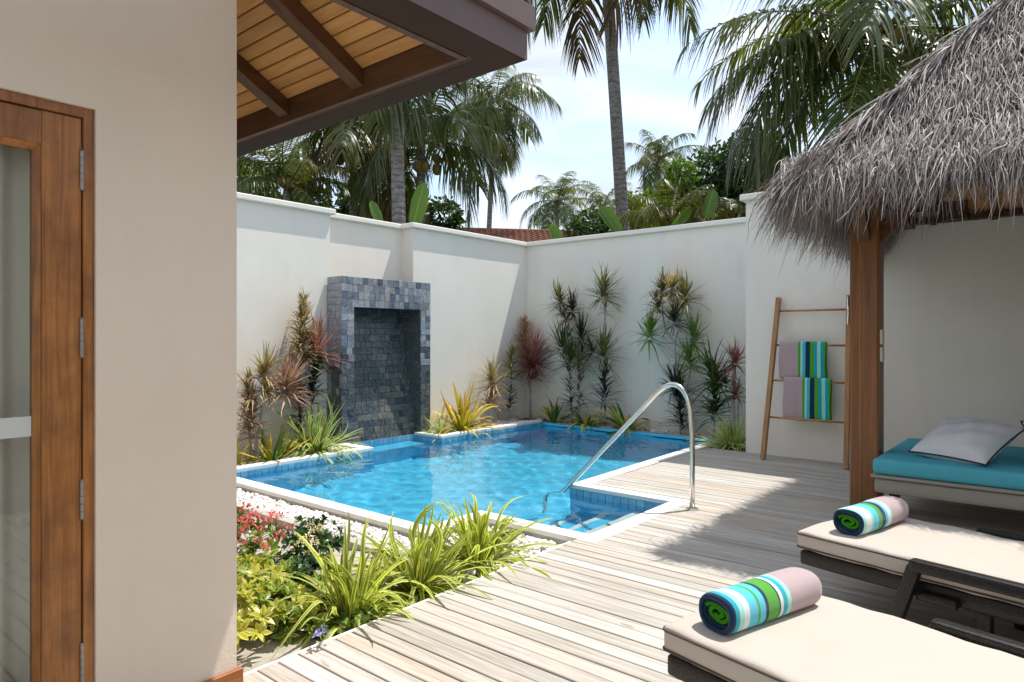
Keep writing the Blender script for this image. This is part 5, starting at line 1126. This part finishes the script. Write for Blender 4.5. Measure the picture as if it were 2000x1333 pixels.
# banana leaves
def banana(leaves, dep, label):
    b = at(leaves[0][0], CY, dep); b[2] = -.16; t = empty('banana_plant', tuple(b), label=label, cat='banana plant', group='banana plants beyond the walls')
    for (x0, y0, x1, y1, w, sdx) in leaves:
        p0, p1 = at(x0, y0, dep), at(x1, y1, dep); L = np.linalg.norm(p1 - p0)
        MB().tube([(0, 0, 0), tuple((p0 - b) * np.array([.5, .5, .8])), tuple(p0 - b)], [.06, .035, .015], 7).build('stalk', 'rachis', t, smooth=True)
        side = unit(RT * 1.0 + FW * sdx)[None]; q = np.random.default_rng(int(x0 + y0))
        V = blades((p0 - b)[None], (p1 - p0)[None] + np.array([[0, 0, .12 * L]]), np.array([L]), np.array([w * .72 * dep / FPX]), np.array([.12]), 14, np.interp(np.linspace(0, 1, 15), [0, .12, .5, .85, 1], [.3, .8, 1, .7, .05]), .7, side=side, twist=np.array([q.normal(0, .5)]), rs=q)
        link('leaf', np_mesh('leaf', V[0], V[1], 'banana_leaf', V[2], V[3]), t)
banana([(806, 445, 832, 345, 46, .4), (742, 450, 722, 385, 30, .9)], 10.6, 'banana plant with a bright leaf in front of the thick trunk')
banana([(1092, 482, 1072, 432, 34, .5), (1208, 462, 1166, 398, 42, .4)], 11.8, 'banana plant with two dark leaves over the back wall')
banana([(1312, 440, 1352, 398, 40, .5), (1378, 425, 1396, 362, 38, .3)], 12.0, 'banana plant with two bright leaves before the green trees')
# broadleaf trees
def tree(px, py, dep, blobs, n, ls, mat, label, seed, trunk=.1):
    q = np.random.default_rng(seed); b = at(px, CY, dep); b[2] = -.16; t = empty('broadleaf_tree', tuple(b), label=label, cat='tree', group='leafy trees beyond the walls'); mb = MB(); parts = []
    for (x, y, r) in blobs:
        c = at(x, y, dep) - b + FW * q.normal(0, .5); rr = r * dep / FPX; mb.tube([(0, 0, 0), tuple(c * np.array([.35, .35, .55])), tuple(c)], [trunk, trunk * .6, .02], 7)
        k = int(n * (r / 50) ** 2); d = unit(q.normal(size=(k, 3))); f = q.uniform(.35, 1.05, k) ** .6
        lump = 1 + .25 * np.sin(d[:, 0] * 5 + x) * np.sin(d[:, 1] * 6 + y) * np.sin(d[:, 2] * 5); p = c + d * (rr * f * lump)[:, None]
        dd = unit(d + q.normal(0, .8, (k, 3)) + np.array([0, 0, -.2])); parts.append(blades(p, dd, ls * q.uniform(.6, 1.2, k), ls * .5 * q.uniform(.7, 1.2, k), q.uniform(0, .4, k), 2, np.array([.35, 1., .1]), 0, side=np.cross(dd, q.normal(size=(k, 3))), rs=q))
    mb.build('trunk', 'drac_stem', t, smooth=True); V, F, U, Q, MI = merge(parts); o = link('crown', np_mesh('crown', V, F, mat, U, Q), t)
tree(1400, 380, 19, [(1395, 345, 60), (1450, 330, 60), (1350, 400, 50), (1430, 400, 55), (1500, 360, 60), (1330, 370, 35)], 1500, .17, 'tree_leaf', 'dark leafy tree between the small palm and the thatched roof', 81)
tree(1260, 405, 17, [(1262, 400, 42), (1300, 385, 32), (1235, 415, 28), (1330, 340, 30), (1285, 425, 30)], 1500, .14, 'tree_leaf_lime', 'light green bushy tree right of the leaning palm trunk', 82)
tree(478, 350, 17, [(470, 348, 34), (500, 360, 30)], 1300, .16, 'tree_leaf_lime', 'light green tree under the villa eaves', 83)
tree(640, 420, 19, [(620, 415, 42), (700, 405, 48), (780, 410, 45), (860, 420, 38), (540, 410, 35)], 1300, .2, 'tree_leaf', 'dark leafy tree filling the gap behind the palms', 84)
tree(1150, 440, 24, [(1160, 440, 34), (1130, 450, 26), (1200, 440, 25)], 1300, .2, 'tree_leaf', 'low dark shrub tree beside the red roof', 85)
# red tiled roof of the neighbour
nb0 = at(1050, 470, 20); nb = empty('neighbour_house', (nb0[0], nb0[1], -.16), label='neighbouring house with a red clay tiled roof showing above the corner', cat='house')
cA, cB = at(900, 449, 26) - np.array([nb0[0], nb0[1], -.16]), at(1180, 456, 25) - np.array([nb0[0], nb0[1], -.16])
ridge = unit(cB - cA); down = unit(np.array([-FW[0], -FW[1], -.42])); up_ = np.cross(ridge, down); up_ = up_ if up_[2] > 0 else -up_; ln = np.linalg.norm(cB - cA) + 3
for k in range(16):
    n_ = 90; s = np.linspace(0, ln, n_ * 4); wv = .028 * np.sin(s / .22 * 2 * math.pi); st = cA - ridge * 1.2 + down * (k * .30) + up_ * (.0)
    V = np.concatenate([st + ridge * s[:, None] + up_ * (wv + .0)[:, None], st + ridge * s[:, None] + down * .33 + up_ * (wv + .045)[:, None], st + ridge * s[:, None] + down * .33 + up_ * (wv - .01)[:, None]])
    m_ = len(s); i = np.arange(m_ - 1); F = np.concatenate([np.stack([i, i + 1, i + 1 + m_, i + m_], 1), np.stack([i + m_, i + 1 + m_, i + 1 + 2 * m_, i + 2 * m_], 1)])
    link('tile_course', np_mesh('tile_course', V, F, 'roof_clay'), nb)
MB().tube([tuple(cA - ridge * 1.2), tuple(cA + ridge * (ln - 1.2))], .09, 8).build('ridge_cap', 'roof_clay', nb)
lo_ = cA + down * 4.6; mb = MB(); a_ = cA - ridge * 1.0 + down * 4.2; b_ = cA + ridge * (ln - 1.4) + down * 4.2; bk_ = np.array([FW[0], FW[1], 0]) * 7
mb.prism([tuple(a_[:2]), tuple(b_[:2]), tuple((b_ + bk_)[:2]), tuple((a_ + bk_)[:2])], 0, a_[2] - .05); mb.build('wall', 'plaster', nb)
